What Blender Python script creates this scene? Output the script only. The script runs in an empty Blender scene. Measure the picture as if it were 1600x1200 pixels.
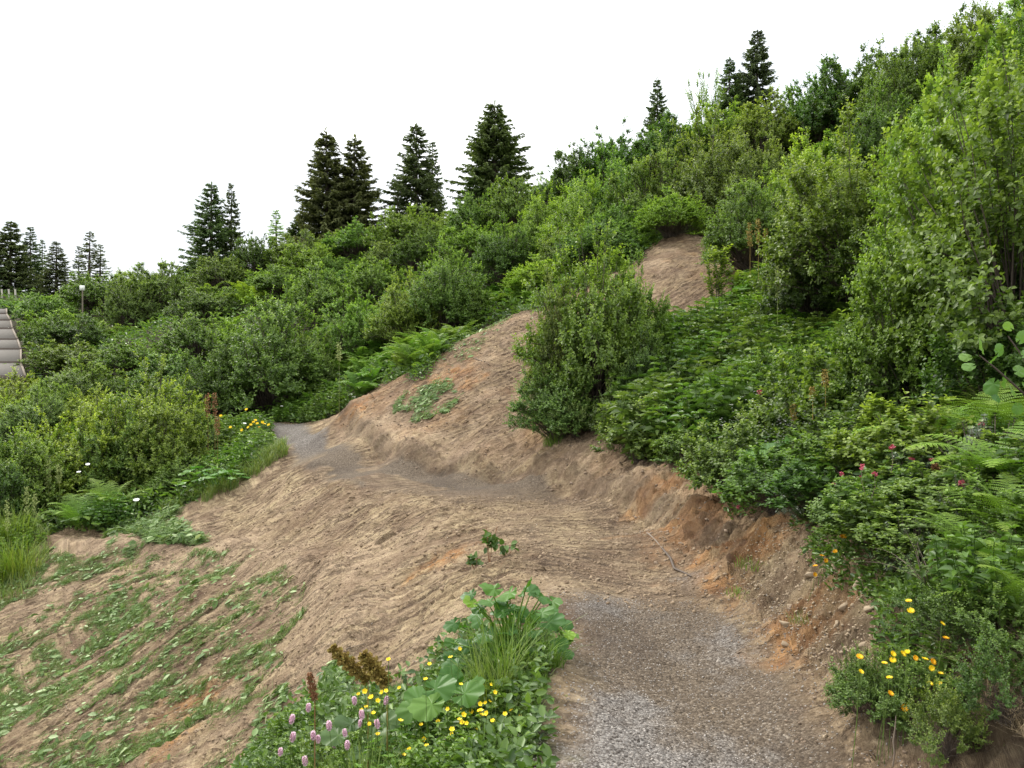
import bpy, math, random
import numpy as np
from mathutils import Vector, Matrix
R = math.radians
sc = bpy.context.scene
COL = sc.collection
FPX = 1244.0
# ------------------------------------------------------------------ camera
cam_d = bpy.data.cameras.new('camera'); cam = bpy.data.objects.new('camera', cam_d)
COL.objects.link(cam); cam.location = (0, 0, 0); cam.rotation_euler = (R(90), 0, 0)
cam_d.sensor_width = 36.0; cam_d.lens = FPX/1600*36.0; cam_d.clip_start = 0.05; cam_d.clip_end = 3000
sc.camera = cam
# ------------------------------------------------------------------ sky
SUN_EL, SUN_AZ = 47.0, 312.0     # elevation, compass-like azimuth measured clockwise from +Y
w = bpy.data.worlds.new('World'); sc.world = w; w.use_nodes = True
nt = w.node_tree; nt.nodes.clear()
out = nt.nodes.new('ShaderNodeOutputWorld'); bg = nt.nodes.new('ShaderNodeBackground')
sky = nt.nodes.new('ShaderNodeTexSky'); sky.sky_type = 'NISHITA'; sky.sun_disc = False
sky.sun_elevation = R(SUN_EL); sky.sun_rotation = R(SUN_AZ)
tc = nt.nodes.new('ShaderNodeTexCoord'); mp = nt.nodes.new('ShaderNodeMapping')
mp.inputs['Scale'].default_value = (1.0, 1.0, 2.2); mp.inputs['Location'].default_value = (0.3, 1.4, 0.15)
cn = nt.nodes.new('ShaderNodeTexNoise'); cn.inputs['Scale'].default_value = 1.3; cn.inputs['Detail'].default_value = 5; cn.inputs['Roughness'].default_value = 0.5
cr = nt.nodes.new('ShaderNodeValToRGB')      # bright cloud layer, slightly greyer where it is thicker
cr.color_ramp.elements[0].position = 0.36; cr.color_ramp.elements[0].color = (7.6, 7.9, 8.4, 1)
cr.color_ramp.elements[1].position = 0.56; cr.color_ramp.elements[1].color = (11.2, 11.2, 11.3, 1)
mx = nt.nodes.new('ShaderNodeMixRGB'); mx.inputs[0].default_value = 0.9
nt.links.new(tc.outputs['Generated'], mp.inputs[0]); nt.links.new(mp.outputs[0], cn.inputs['Vector'])
nt.links.new(cn.outputs['Fac'], cr.inputs[0])
nt.links.new(sky.outputs[0], mx.inputs[1]); nt.links.new(cr.outputs[0], mx.inputs[2])
# an overcast sky is brighter overhead than at the horizon
sx = nt.nodes.new('ShaderNodeSeparateXYZ'); gr = nt.nodes.new('ShaderNodeMapRange'); ml = nt.nodes.new('ShaderNodeMixRGB'); ml.blend_type = 'MULTIPLY'; ml.inputs[0].default_value = 1
gr.inputs[1].default_value = 0.0; gr.inputs[2].default_value = 1.0; gr.inputs[3].default_value = 0.72; gr.inputs[4].default_value = 1.9
nt.links.new(tc.outputs['Generated'], sx.inputs[0]); nt.links.new(sx.outputs[2], gr.inputs[0]); nt.links.new(mx.outputs[0], ml.inputs[1]); nt.links.new(gr.outputs[0], ml.inputs[2])
nt.links.new(ml.outputs[0], bg.inputs[0]); bg.inputs[1].default_value = 0.12
nt.links.new(bg.outputs[0], out.inputs[0])
# ------------------------------------------------------------------ sun behind thin cloud
sd = bpy.data.lights.new('sun', 'SUN'); sun = bpy.data.objects.new('sun', sd); COL.objects.link(sun)
sd.energy = 2.4; sd.angle = R(10); sd.color = (1.0, 0.95, 0.87)
_a = R(SUN_AZ); _e = R(SUN_EL)
_dir = Vector((math.sin(_a)*math.cos(_e), math.cos(_a)*math.cos(_e), math.sin(_e)))
sun.rotation_euler = (-_dir).to_track_quat('-Z', 'Y').to_euler()
# ------------------------------------------------------------------ exposure
sc.view_settings.view_transform = 'Standard'; sc.view_settings.look = 'None'
sc.view_settings.exposure = 0.42; sc.view_settings.gamma = 1.0
cy = sc.cycles
cy.max_bounces = 6; cy.diffuse_bounces = 3; cy.glossy_bounces = 1; cy.transmission_bounces = 3; cy.transparent_max_bounces = 4

# ================================================================== helpers
rng = np.random.default_rng(7)
random.seed(7)
def ray(u, v, t):
    """a point seen at photo position u,v (1600x1200) whose distance ahead is t metres"""
    return ((u-800)/FPX*t, t, (600-v)/FPX*t)
_perm = np.random.default_rng(3).permutation(4096)
def _h(ix, iy, s):
    return _perm[(_perm[(ix + s*131) & 4095] + iy) & 4095] / 4095.0
def vnoise(x, y, s=0):
    x = np.asarray(x, float); y = np.asarray(y, float)
    ix = np.floor(x).astype(np.int64); iy = np.floor(y).astype(np.int64)
    fx = x-ix; fy = y-iy
    fx = fx*fx*fx*(fx*(fx*6-15)+10); fy = fy*fy*fy*(fy*(fy*6-15)+10)
    a = _h(ix, iy, s); b = _h(ix+1, iy, s); c = _h(ix, iy+1, s); d = _h(ix+1, iy+1, s)
    return (a*(1-fx)+b*fx)*(1-fy)+(c*(1-fx)+d*fx)*fy
def fbm(x, y, o=4, s=0, g=0.5):
    r = 0; a = 1; t = 0
    for k in range(o):
        ang = 0.6*k; c_, s_ = math.cos(ang), math.sin(ang)
        xx = (x*c_-y*s_)*2**k; yy = (x*s_+y*c_)*2**k
        r = r+a*vnoise(xx, yy, s+k*7); t += a; a *= g
    return r/t
def sstep(a, b, x):
    t = np.clip((x-a)/(b-a), 0, 1); return t*t*(3-2*t)

def link_mesh(name, me, mat=None, parent=None):
    o = bpy.data.objects.new(name, me); COL.objects.link(o)
    if mat is not None and not me.materials: me.materials.append(mat)
    if parent is not None: o.parent = parent
    return o
def make_mesh(name, verts, faces_list, mats=(), matidx=None, attrs=None, smooth=False):
    """verts (N,3); faces_list = list of int arrays (M,k), k may differ per array"""
    me = bpy.data.meshes.new(name)
    verts = np.asarray(verts, np.float32).reshape(-1, 3)
    me.vertices.add(len(verts)); me.vertices.foreach_set('co', verts.ravel())
    fl = [np.asarray(f, np.int32) for f in faces_list if len(f)]
    loops = np.concatenate([f.ravel() for f in fl])
    tot = np.concatenate([np.full(len(f), f.shape[1], np.int32) for f in fl])
    st = np.concatenate([[0], np.cumsum(tot)[:-1]]).astype(np.int32)
    me.loops.add(len(loops)); me.loops.foreach_set('vertex_index', loops)
    me.polygons.add(len(tot)); me.polygons.foreach_set('loop_start', st); me.polygons.foreach_set('loop_total', tot)
    if matidx is not None: me.polygons.foreach_set('material_index', np.asarray(matidx, np.int32))
    if smooth: me.polygons.foreach_set('use_smooth', np.ones(len(tot), bool))
    for m in mats: me.materials.append(m)
    for k, a in (attrs or {}).items():
        at = me.attributes.new(k, 'FLOAT', 'POINT'); at.data.foreach_set('value', np.asarray(a, np.float32))
    me.update(calc_edges=True)
    return me
class MB:
    """collects vertices and faces of one mesh, with two float attributes per vertex"""
    def __init__(s): s.v = []; s.f = []; s.n = 0; s.a = []; s.b = []; s.m = []
    def add(s, v, faces, a=0.5, b=0.0, mat=0):
        v = np.asarray(v, float).reshape(-1, 3); n = len(v)
        s.v.append(v)
        if not isinstance(faces, list): faces = [faces]
        for f in faces:
            f = np.asarray(f, np.int64)
            s.f.append(f+s.n); s.m.append(np.full(len(f), mat))
        s.a.append(np.broadcast_to(np.asarray(a, float), (n,))); s.b.append(np.broadcast_to(np.asarray(b, float), (n,)))
        s.n += n
    def mesh(s, name, mats, smooth=False):
        return make_mesh(name, np.concatenate(s.v), s.f, mats, np.concatenate(s.m), {'rnd': np.concatenate(s.a), 'tip': np.concatenate(s.b)}, smooth)
    def obj(s, name, mats, parent=None, smooth=False):
        return link_mesh(name, s.mesh(name, mats if isinstance(mats, (list, tuple)) else [mats], smooth), None, parent)
def norm(a):
    a = np.asarray(a, float); return a/np.maximum(np.linalg.norm(a, axis=-1, keepdims=True), 1e-9)
def leaves(mb, P, D, N, L, W, a=None, b=0.0, fold=0.25, droop=0.15, mat=0):
    """N folded leaf blades of six points each: P base, D direction, N face normal, L length, W width"""
    P = np.asarray(P, float); n = len(P)
    if n == 0: return
    D = norm(D); N = norm(N-(N*D).sum(-1, keepdims=True)*D); S = np.cross(D, N)
    L = np.broadcast_to(L, (n,))[:, None]; W = np.broadcast_to(W, (n,))[:, None]
    up = fold*W
    v = np.stack([P, P+D*L*.28-S*W*.42+N*up*.8, P+D*L*.66-S*W*.42+N*(up*.7-droop*L*.3), P+D*L-N*droop*L,
                  P+D*L*.66+S*W*.42+N*(up*.7-droop*L*.3), P+D*L*.28+S*W*.42+N*up*.8], 1).reshape(-1, 3)
    i = np.arange(n)[:, None]*6
    f = np.concatenate([i+np.array([[0, 1, 2, 3]]), i+np.array([[0, 3, 4, 5]])])
    if a is None: a = rng.random(n)
    mb.add(v, f, np.repeat(np.broadcast_to(a, (n,)), 6), np.repeat(np.broadcast_to(b, (n,)), 6), mat)
def tube(mb, pts, rad, k=5, a=0.5, b=0.0, mat=0):
    pts = np.asarray(pts, float); n = len(pts); rad = np.broadcast_to(rad, (n,))
    T = norm(np.gradient(pts, axis=0)); ref = np.array([0.3, 0.9, 0.2]) if abs(T[0][2]) > .8 else np.array([0, 0, 1.0])
    A = norm(np.cross(T, ref)); B = np.cross(T, A)
    th = np.arange(k)*2*math.pi/k
    v = (pts[:, None]+rad[:, None, None]*(np.cos(th)[None, :, None]*A[:, None]+np.sin(th)[None, :, None]*B[:, None])).reshape(-1, 3)
    i = np.arange(n-1)[:, None]*k; j = np.arange(k)[None]; j2 = (j+1) % k
    f = np.stack([i+j, i+j2, i+k+j2, i+k+j], -1).reshape(-1, 4)
    mb.add(v, f, a, b, mat)
def ribbon(mb, pts, w, side, a=0.5, b=0.0, mat=0):
    """narrow blade along pts with half width w and sideways direction"""
    pts = np.asarray(pts, float); n = len(pts); w = np.broadcast_to(w, (n,))[:, None]
    side = norm(side)
    v = np.stack([pts-side*w, pts+side*w], 1).reshape(-1, 3)
    i = np.arange(n-1)*2
    mb.add(v, np.stack([i, i+1, i+3, i+2], -1), a, b, mat)
def ico(r, seed, sub=1, squash=(1, 1, .7), rough=.25):
    import bmesh
    bm = bmesh.new(); bmesh.ops.create_icosphere(bm, subdivisions=sub, radius=1)
    v = np.array([x.co[:] for x in bm.verts]); f = np.array([[x.index for x in p.verts] for p in bm.faces]); bm.free()
    g = np.random.default_rng(seed)
    for _ in range(4):                                  # chip flat facets off the stone
        nrm = norm(g.normal(size=3)); dd = g.uniform(.45, .85); k = v@nrm; v = v-np.maximum(k-dd, 0)[:, None]*nrm
    v = v*(1+g.uniform(-rough, rough, (len(v), 1))*.5)*np.array(squash)*r
    return v, f
def tag(o, label=None, cat=None, group=None, kind=None, tint=None):
    if label: o['label'] = label
    if cat: o['category'] = cat
    if group: o['group'] = group
    if kind: o['kind'] = kind
    if tint is not None: o.color = (*tint, 1)
    return o
def empty(name, loc=(0, 0, 0), rz=0, s=1):
    o = bpy.data.objects.new(name, None); COL.objects.link(o); o.location = loc; o.rotation_euler = (0, 0, rz)
    o.scale = (s, s, s) if np.isscalar(s) else s; o.empty_display_size = .2
    return o
def copy_tree(o, parent=None):
    c = o.copy(); COL.objects.link(c)
    if parent is not None: c.parent = parent
    for ch in list(o.children): copy_tree(ch, c)
    return c
# ================================================================== terrain
# surveyed points: pixel (u,v) seen at t metres ahead, ground height there = ray height minus h
CT = []
def cp(u, v, t, h=0.0):
    p = ray(u, v, t); CT.append((p[0], p[1], p[2]-h))
# gravel path, right edge (foot of the cut) and left edge
PR = [(1.5, -4, -1.6), (1.5, 0, -1.6), (1.55, 2.5, -1.6), (1.6, 3.75, -1.6), (1.72, 5, -1.6), (1.79, 6, -1.61), (1.62, 7.1, -1.61), (1.42, 9, -1.62), (.94, 11.6, -1.62),
      (0, 13.7, -1.62), (-1.2, 14.8, -1.62), (-2.57, 16, -1.6), (-4.05, 18, -1.35), (-4.6, 19.5, -1.2), (-6, 23, -1.12), (-9, 25, -1.2), (-13, 26, -1.5)]
PL = [(0.0, -4, -1.62), (0, 0, -1.62), (0, 2.2, -1.62), (.08, 3.4, -1.62), (.22, 4.5, -1.62), (.3, 5.7, -1.62), (.3, 7.1, -1.63), (.05, 9, -1.66), (-.5, 10.8, -1.68), (-1.6, 12.3, -1.7),
      (-3, 13.8, -1.7), (-4.2, 15.8, -1.62), (-5.2, 18, -1.45), (-6.8, 21.8, -1.2), (-9, 23.2, -1.3), (-13, 24, -1.7)]
CT += PR+PL
for a in [(400, 730, 17.6), (330, 770, 17.0), (250, 810, 16.6), (160, 840, 16.2), (60, 850, 15.8),
          (400, 800, 15.2), (300, 838, 14.9), (500, 765, 14.0), (500, 820, 12.6), (600, 800, 11.6), (700, 800, 10.6), (600, 860, 10.2), (700, 870, 8.9),
          (780, 880, 7.4), (700, 950, 6.9), (600, 950, 8.0), (600, 1040, 6.6), (500, 1000, 8.0), (450, 850, 12.6), (800, 930, 6.3), (790, 1050, 4.4), (540, 900, 9.9), (400, 765, 16.6), (320, 800, 16.1),
          (500, 890, 11.0), (420, 876, 12.4), (300, 865, 14.0), (180, 857, 15.0),
          (480, 900, 10.8), (400, 886, 12.1), (300, 876, 13.6), (180, 868, 14.7),
          (430, 935, 10.4), (300, 935, 11.7), (150, 935, 13.1), (0, 930, 14.4), (400, 1050, 8.8), (250, 1030, 10.3), (100, 1050, 11.3), (0, 1200, 9.3),
          (200, 1200, 8.0), (400, 1200, 6.4), (400, 1120, 7.4), (520, 1120, 6.0), (600, 1200, 4.6), (700, 1150, 4.3)]: cp(*a)
CT += [(-9, 8, -5.7), (-13, 11, -6.4), (-5, 4, -4.7), (-2, 3, -3.0), (-1.2, 0, -2.3), (-4, 0, -4.2), (-17, 15, -6.2), (-13, 16, -4.6), (-11.5, 17.5, -4.0)]
# top of the cut and the bare scar above it
for a in [(1180, 830, 6.6), (1050, 742, 9.8), (1110, 790, 8.1), (940, 700, 12.2), (860, 700, 13.3), (750, 697, 14.7), (640, 692, 15.8), (560, 690, 17), (540, 640, 19),
          (850, 620, 16), (700, 625, 17.4), (640, 605, 18.5), (740, 525, 21), (830, 490, 22), (940, 600, 15.5), (1000, 420, 22.5), (1060, 365, 25),
          (1140, 400, 23), (1060, 500, 19), (900, 560, 18)]: cp(*a)
# shoulder right of the path
CT += [(1.95, 2.2, -1.05), (2.0, 3.3, -1.1), (2.1, 4, -1.02), (2.3, 5, -.95), (2.35, 5.8, -1.0), (1.6, 3.2, -1.58), (1.85, 4.8, -1.52), (2.9, 4.5, -.7), (3.6, 6.2, -.45), (2.6, 7.5, -1.0)]
for a in [(1100, 620, 11.5, .5), (1250, 550, 12, .5), (1300, 420, 15.5, .4), (1200, 380, 20.5, .2), (1400, 650, 8, .4), (1500, 600, 7, .4)]: cp(*a)
CT += [(5, 3, .4), (6, 5, .9), (8, 8, 2.2), (10, 12, 4), (4, 0, -.1), (8, 0, 2.3), (15, 15, 7.0), (2.2, 0, -1.1), (3.2, 0, -.6), (20, 5, 7)]
# hillside and its crest (h = height of the bushes there)
for a in [(1600, 20, 28, 3), (1450, 90, 33, 2.5), (1250, 165, 36, 2), (1100, 165, 38, 2), (950, 215, 39, 2), (850, 280, 40, 1.9), (700, 320, 42, 1.9), (600, 340, 44, 1.9),
          (450, 375, 47, 1.6), (300, 408, 50, 1.2), (200, 425, 53, 1.8), (100, 450, 58, 1.2), (0, 455, 60, .1),
          (600, 450, 30, 1.5), (700, 400, 33, 1.5), (400, 450, 36, 1.2), (300, 500, 35, 1), (150, 510, 41, 1), (400, 600, 26, 1.4), (200, 560, 32, 1.2), (100, 600, 28, 1.4),
          (20, 575, 33, 0), (0, 530, 38, 0), (5, 492, 45, 0), (250, 700, 20, 1.4), (100, 750, 19, .8), (0, 700, 21.5, 1.5), (0, 620, 27, 1.3), (30, 810, 17, .5),
          (520, 600, 22, .9), (600, 540, 24, .8), (700, 500, 25, 1), (800, 440, 28, .8), (950, 350, 31, 2), (1150, 300, 30, 2), (1350, 200, 30, 1.2), (1300, 300, 22, 2)]: cp(*a)
CT += [(-60, 85, 4), (-30, 75, 5.5), (0, 62, 7.5), (25, 60, 12), (45, 45, 17), (40, 20, 16), (60, 60, 20), (-60, 30, -6), (-45, 45, 1), (-40, 15, -9), (-30, 0, -12), (-40, -20, -16), (0, -15, -1.8), (14, -15, 4),
       (-12, -15, -7), (50, -20, 18), (-70, 60, 4), (0, 120, 4), (70, 120, 18), (-80, 120, 0), (-110, 20, -22), (-110, -60, -32), (0, -90, -10), (90, -60, 20)]
for k in range(20):
    t_ = k/20*2*math.pi; CT.append((420*math.cos(t_), 420*math.sin(t_), -30))
CT = np.array(CT)
def _ker(A, B):
    d2 = ((A[:, None, :2]-B[None, :, :2])**2).sum(-1); return np.sqrt(d2+0.12)
_Amat = _ker(CT, CT); _Amat -= np.eye(len(CT))*0.02
_M = np.block([[_Amat, np.ones((len(CT), 1))], [np.ones((1, len(CT))), np.zeros((1, 1))]])
_w = np.linalg.solve(_M, np.concatenate([CT[:, 2], [0]]))
def hbase(x, y):
    x = np.asarray(x, float); y = np.asarray(y, float); sh = x.shape; X = x.ravel(); Y = y.ravel()
    r = np.full(X.shape, _w[-1])
    for i in range(len(CT)):
        r += _w[i]*np.sqrt((X-CT[i, 0])**2+(Y-CT[i, 1])**2+0.12)
    return r.reshape(sh)
# coordinates along / across the path
PC = np.array([((a[0]+b[0])/2, (a[1]+b[1])/2) for a, b in zip([(1.5, -4), (1.55, 2.5), (1.72, 5), (1.62, 7.1), (1.42, 9), (.94, 11.6), (-.6, 14.2), (-2.3, 15.8), (-4.0, 18), (-5.2, 21.5), (-9, 25), (-13, 26)],
                                                                      [(0, -4), (0, 2.5), (.25, 5), (.3, 7.1), (.05, 9), (-.7, 11.2), (-2, 12.8), (-3.2, 14.0), (-4.8, 17), (-6.7, 21.5), (-9, 23.2), (-13, 24)])])
def arcdist(x, y):
    x = np.asarray(x, float); y = np.asarray(y, float)
    best = np.full(x.shape, 1e9); arc = np.zeros(x.shape); sgn = np.zeros(x.shape); s0 = 0
    for i in range(len(PC)-1):
        a = PC[i]; d = PC[i+1]-a; L = math.hypot(*d); d = d/L
        t = np.clip((x-a[0])*d[0]+(y-a[1])*d[1], 0, L)
        qx = x-a[0]-d[0]*t; qy = y-a[1]-d[1]*t; dd = np.hypot(qx, qy)
        m = dd < best; best = np.where(m, dd, best); arc = np.where(m, s0+t, arc)
        sgn = np.where(m, np.sign(qx*d[1]-qy*d[0]), sgn); s0 += L
    return arc, best*sgn          # positive on the uphill (right) side
def hit(u, v, tmin=1.5, tmax=200):
    t = np.concatenate([np.arange(tmin, 30, .04), np.arange(30, tmax, .25)])
    x = (u-800)/FPX*t; z = (600-v)/FPX*t
    g = hbase(x, t) >= z
    i = int(np.argmax(g)) if g.any() else len(t)-1
    return (x[i], t[i])
def polydist(poly, x, y):
    """signed distance, positive inside"""
    P = np.array(poly); n = len(P); d = np.full(x.shape, 1e9); ins = np.zeros(x.shape, bool)
    for i in range(n):
        a = P[i]; b = P[(i+1) % n]; e = b-a
        t = np.clip(((x-a[0])*e[0]+(y-a[1])*e[1])/max(e@e, 1e-9), 0, 1)
        d = np.minimum(d, (x-a[0]-e[0]*t)**2+(y-a[1]-e[1]*t)**2)
        if abs(e[1]) > 1e-9:
            c = ((a[1] > y) != (b[1] > y)) & (x < e[0]*(y-a[1])/e[1]+a[0]); ins ^= c
    d = np.sqrt(d); return np.where(ins, d, -d)
def wpoly(px): return [hit(u, v) for u, v in px]
SOIL = wpoly([(-20, 905), (60, 842), (110, 824), (170, 834), (250, 806), (330, 766), (400, 730)])+[(-6.2, 19.5), (-6.8, 21.8), (-9, 23.2), (-13, 24), (-13, 26), (-9, 25), (-6, 23)] + \
    wpoly([(505, 655), (545, 632), (600, 600), (660, 588), (740, 522), (800, 492), (850, 482), (1000, 405), (1060, 358), (1150, 375), (1235, 350), (1235, 440), (1150, 455), (1085, 520)]) + \
    [(2.9, 15.5), (2.2, 13.2), (2.0, 11), (2.25, 9.0), (2.35, 7.6), (2.45, 6.6), (2.35, 5.3), (2.1, 4.2), (2.05, 3.2), (2.05, -4), (-1, -4), (-3.2, 2.0), (-5, 4), (-10, 8), (-14, 12)]
PATHP = [p[:2] for p in PL]+[p[:2] for p in PR[::-1]]
VERGE = wpoly([(330, 1260), (440, 1120), (520, 1085), (640, 1085), (700, 1010), (760, 990), (865, 1010), (850, 1080), (835, 1200)])+[(.1, 2.0), (-1.8, 2.0)]
CUTHEAP = wpoly([(165, 850), (200, 825), (260, 805), (300, 825), (310, 858), (240, 866)])
_xs = [0.0]
def axis(lo, hi, step, far, g=1.05, prop=0.0):
    a = [lo]
    while a[-1] < hi: a.append(a[-1]+max(step, prop*a[-1]))
    s = a[-1]-a[-2]
    while a[-1] < far: s *= g; a.append(a[-1]+s)
    b = [lo]; s = step
    while b[-1] > -far: s *= g; b.append(b[-1]-s)
    return np.array(b[:0:-1]+a)
GX = axis(-9.6, 6.0, 0.027, 400, 1.06); GY = axis(2.6, 25.5, 0.016, 400, 1.06, prop=0.0027)
gx, gy = np.meshgrid(GX, GY)
base_z = hbase(gx, gy)
ARC, DST = arcdist(gx, gy)
soil_d = polydist(SOIL, gx, gy)+(fbm(gx*1.3, gy*1.3, 4, 5)-.5)*.7
path_d = polydist(PATHP, gx, gy)
verge_d = polydist(VERGE, gx, gy)+(fbm(gx*3, gy*3, 3, 9)-.5)*.5
m_soil = sstep(-.06, .06, soil_d); m_path = sstep(-.22, .25, path_d+(fbm(gx*2.2, gy*2.2, 4, 11)-.5)*.45); m_verge = sstep(-.08, .08, verge_d)
m_soil = m_soil*(1-m_verge)
# ---- relief in metres
near = sstep(60, 25, np.hypot(gx, gy))
def stria(A, Dd, f, s):
    """raked marks: narrow across the path direction, long down the slope"""
    wob = (fbm(A*.9, Dd*.9, 3, s+50)-.5)*1.1
    a = (A+wob)*f
    n1 = vnoise(a, Dd*1.1+3, s); n2 = vnoise(a*2.3+7, Dd*2.0, s+1); n3 = vnoise(a*5.1+2, Dd*4.5, s+2)
    return n1*.55+n2*.3+n3*.15
# left embankment and lower slope: raked down the slope; scar above: raked obliquely
A2 = ARC+DST*.45
left = stria(A2, DST, 7.0, 20)
ang = R(33); su = gx*math.cos(ang)+gy*math.sin(ang); sv = -gx*math.sin(ang)+gy*math.cos(ang)+gx*.25
scar = stria(sv*1.0, su, 8.0, 30)
upm = sstep(.75, 1.1, DST)
st = left*(1-upm)+scar*upm
ridge = np.abs(st-.5)*2
st_amp = m_soil*(1-m_path)
slab = fbm(A2*1.4, DST*1.4, 3, 60)
steps = vnoise(A2*3.1+5, DST*6.5, 64)*vnoise(A2*1.3, DST*1.7, 66)
z = base_z.copy()
def saw(a, k): 
    f = a-np.floor(a); return np.where(f < k, f/k, (1-f)/(1-k))
def raked(A, Dd, f, s):
    w1 = (fbm(A*.5, Dd*.5, 2, s)-.5)*.8; w2 = (fbm(A*4, Dd*2, 3, s+3)-.5)*.05
    a = (A+w1+w2)*f; cell = np.floor(a); brk = vnoise(cell*3.7, Dd*5.5, s+5)
    return saw(a, .82)*np.clip(brk*1.7-.25, 0, 1)
teeth = raked(A2, DST, 7.0, 210)*(1-upm)+raked(sv, su, 6.5, 230)*upm
teeth2 = raked(A2+.3*DST, DST-.5*A2, 15.0, 250)
z += st_amp*((st-.5)*.02+(teeth-.3)*.062+(teeth2-.3)*.022+(slab-.5)*.07+(steps-.25)*.045+(fbm(gx*9, gy*9, 3, 40)-.5)*.022+(fbm(gx*19, gy*16, 3, 41, .7)-.5)*.026)
z += m_path*m_soil*((fbm(gx*1.1, gy*1.1, 3, 70)-.5)*.07+(fbm(gx*7, gy*7, 3, 71)-.5)*.02+(vnoise(gx*24, gy*24, 72)-.5)*.010)
z += (1-m_soil)*near*((fbm(gx*.8, gy*.8, 3, 80)-.5)*.25+(fbm(gx*4, gy*4, 3, 81)-.5)*.10)
bank = sstep(.62, .75, DST)*sstep(2.4, 1.1, DST)*m_soil*sstep(15, 9, gy)
z += bank*((fbm(gx*15, gy*15, 3, 97)-.5)*.10+(fbm(gx*4+3, gy*4, 5, 90, .6)-.5)*.20)
BEN = wpoly([(60, 850), (180, 857), (300, 866), (420, 878), (500, 895), (530, 940), (540, 1000)])
bd = np.full(gx.shape, 9.0)
for a_, b_ in zip(BEN[:-1], BEN[1:]):
    a_ = np.array(a_); e_ = np.array(b_)-a_; t_ = np.clip(((gx-a_[0])*e_[0]+(gy-a_[1])*e_[1])/(e_@e_), 0, 1); bd = np.minimum(bd, np.hypot(gx-a_[0]-e_[0]*t_, gy-a_[1]-e_[1]*t_))
bdw = bd+(fbm(gx*2, gy*2, 3, 180)-.5)*.5
z += .16*np.exp(-(bdw/.32)**2)*m_soil
z += .15*sstep(.80, 1.0, DST+(fbm(gx*1.3, gy*1.3, 3, 181)-.5)*.35)*sstep(2.2, .9, DST)*m_soil*sstep(7, 9, gy)*sstep(21, 18, gy)
z -= .55*sstep(0, .5, polydist(wpoly([(-60, 488), (22, 488), (46, 592), (-60, 592)]), gx, gy))
GZ = z
# shallow hollow under the cut heap at far left
def ground(x, y):
    x = np.atleast_1d(np.asarray(x, float)); y = np.atleast_1d(np.asarray(y, float))
    i = np.clip(np.searchsorted(GX, x)-1, 0, len(GX)-2); j = np.clip(np.searchsorted(GY, y)-1, 0, len(GY)-2)
    fx = np.clip((x-GX[i])/(GX[i+1]-GX[i]), 0, 1); fy = np.clip((y-GY[j])/(GY[j+1]-GY[j]), 0, 1)
    return (GZ[j, i]*(1-fx)+GZ[j, i+1]*fx)*(1-fy)+(GZ[j+1, i]*(1-fx)+GZ[j+1, i+1]*fx)*fy
def gz(x, y): return float(ground(x, y)[0])
def at(u, v):
    """where the line of sight through photo position u,v meets the ground"""
    x, y = hit(u, v); return x, y, gz(x, y)
# ---- colour masks
ochre = sstep(.45, .75, fbm(gx*.55+4, gy*.55, 4, 100)*.6+fbm(gx*2.3, gy*2.3, 3, 101)*.4)
OCH = [((700, 590), .9), ((560, 640), .6), ((1110, 800), .75), ((1160, 850), .6), ((690, 880), .45), ((300, 1100), .5), ((270, 1160), .4), ((1050, 770), .5), ((1230, 1010), .35)]
och = np.zeros_like(gx)
for (uv, r) in OCH:
    hx, hy = hit(*uv); och = np.maximum(och, sstep(1.25, .15, np.hypot(gx-hx, gy-hy)/r/ (1.0)+(fbm(gx*3, gy*3, 3, 110)-.5)*1.6))
sand = sstep(.55, .66, fbm(gx*1.7, gy*1.7, 4, 120))*.6
bank2 = sstep(.72, .86, DST)*sstep(1.9, 1.25, DST)*m_soil*sstep(7.0, 9.5, gy)
sand = np.maximum(sand*(1-m_path), bank2*sstep(.18, .42, fbm(ARC*1.5, DST*5, 4, 122)))
SND = [((560, 880), 1.2), ((450, 880), 1.0), ((520, 960), .7), ((380, 868), .8), ((960, 930), .9), ((1000, 905), .6), ((560, 670), 1.2), ((620, 720), .7)]
for (uv, r) in SND:
    hx, hy = hit(*uv); sand = np.maximum(sand, .9*sstep(1.2, .2, np.hypot(gx-hx, gy-hy)/r+(fbm(gx*2.5, gy*2.5, 3, 125)-.5)*1.5))
sand = np.maximum(sand, .95*np.exp(-(bdw/.60)**4)); sand *= 1-m_path*.75
brk = sstep(.38, .62, fbm(gx*7, gy*7, 4, 160)); och *= .35+.65*brk; sand *= .45+.55*sstep(.35, .6, fbm(gx*8+3, gy*8, 4, 161))
# gravel shows where the path surface is clean; mud lies over its middle stretch
mud = sstep(5.9, 6.5, gy)*sstep(12.5, 10.8, gy+gx*.4)*sstep(.28, .5, fbm(gx*.9+2, gy*.9, 4, 130)+.12)
pth2 = sstep(.92, .74, DST+(fbm(gx*4, gy*4, 3, 13)-.5)*.2)*sstep(-.02, .28, path_d+(fbm(gx*3, gy*3, 4, 12)-.5)*.35)
GRV = np.clip(pth2*(1-mud*.9), 0, 1)*(1-.75*sstep(9, 10.5, gy)*sstep(17.5, 16, gy)*sstep(.42, .56, fbm(gx*1.4, gy*1.0, 5, 131)))
grey = sstep(.38, .72, fbm(gx*1.9, gy*1.5, 5, 135)*.75+fbm(gx*9, gy*7, 3, 136)*.25+.10*sstep(1.1, .2, gx)*sstep(6, 3, gy)-.08*sstep(5, 6, gy))
grey = np.maximum(grey*sstep(14.5, 5.5, gy+.01*gx), .8*sstep(16.5, 18.5, gy))
dark = sstep(.42, .12, teeth*.75+fbm(gx*5, gy*5, 3, 140)*.45+(fbm(gx*.8, gy*.8, 3, 141)-.5)*.6)*(1-m_path)  # shade of the tooth mark hollows put into colour, mixed with random patches
damp = sstep(.45, .75, fbm(gx*1.6, gy*1.1, 5, 150))
ny, nx = gx.shape
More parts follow.
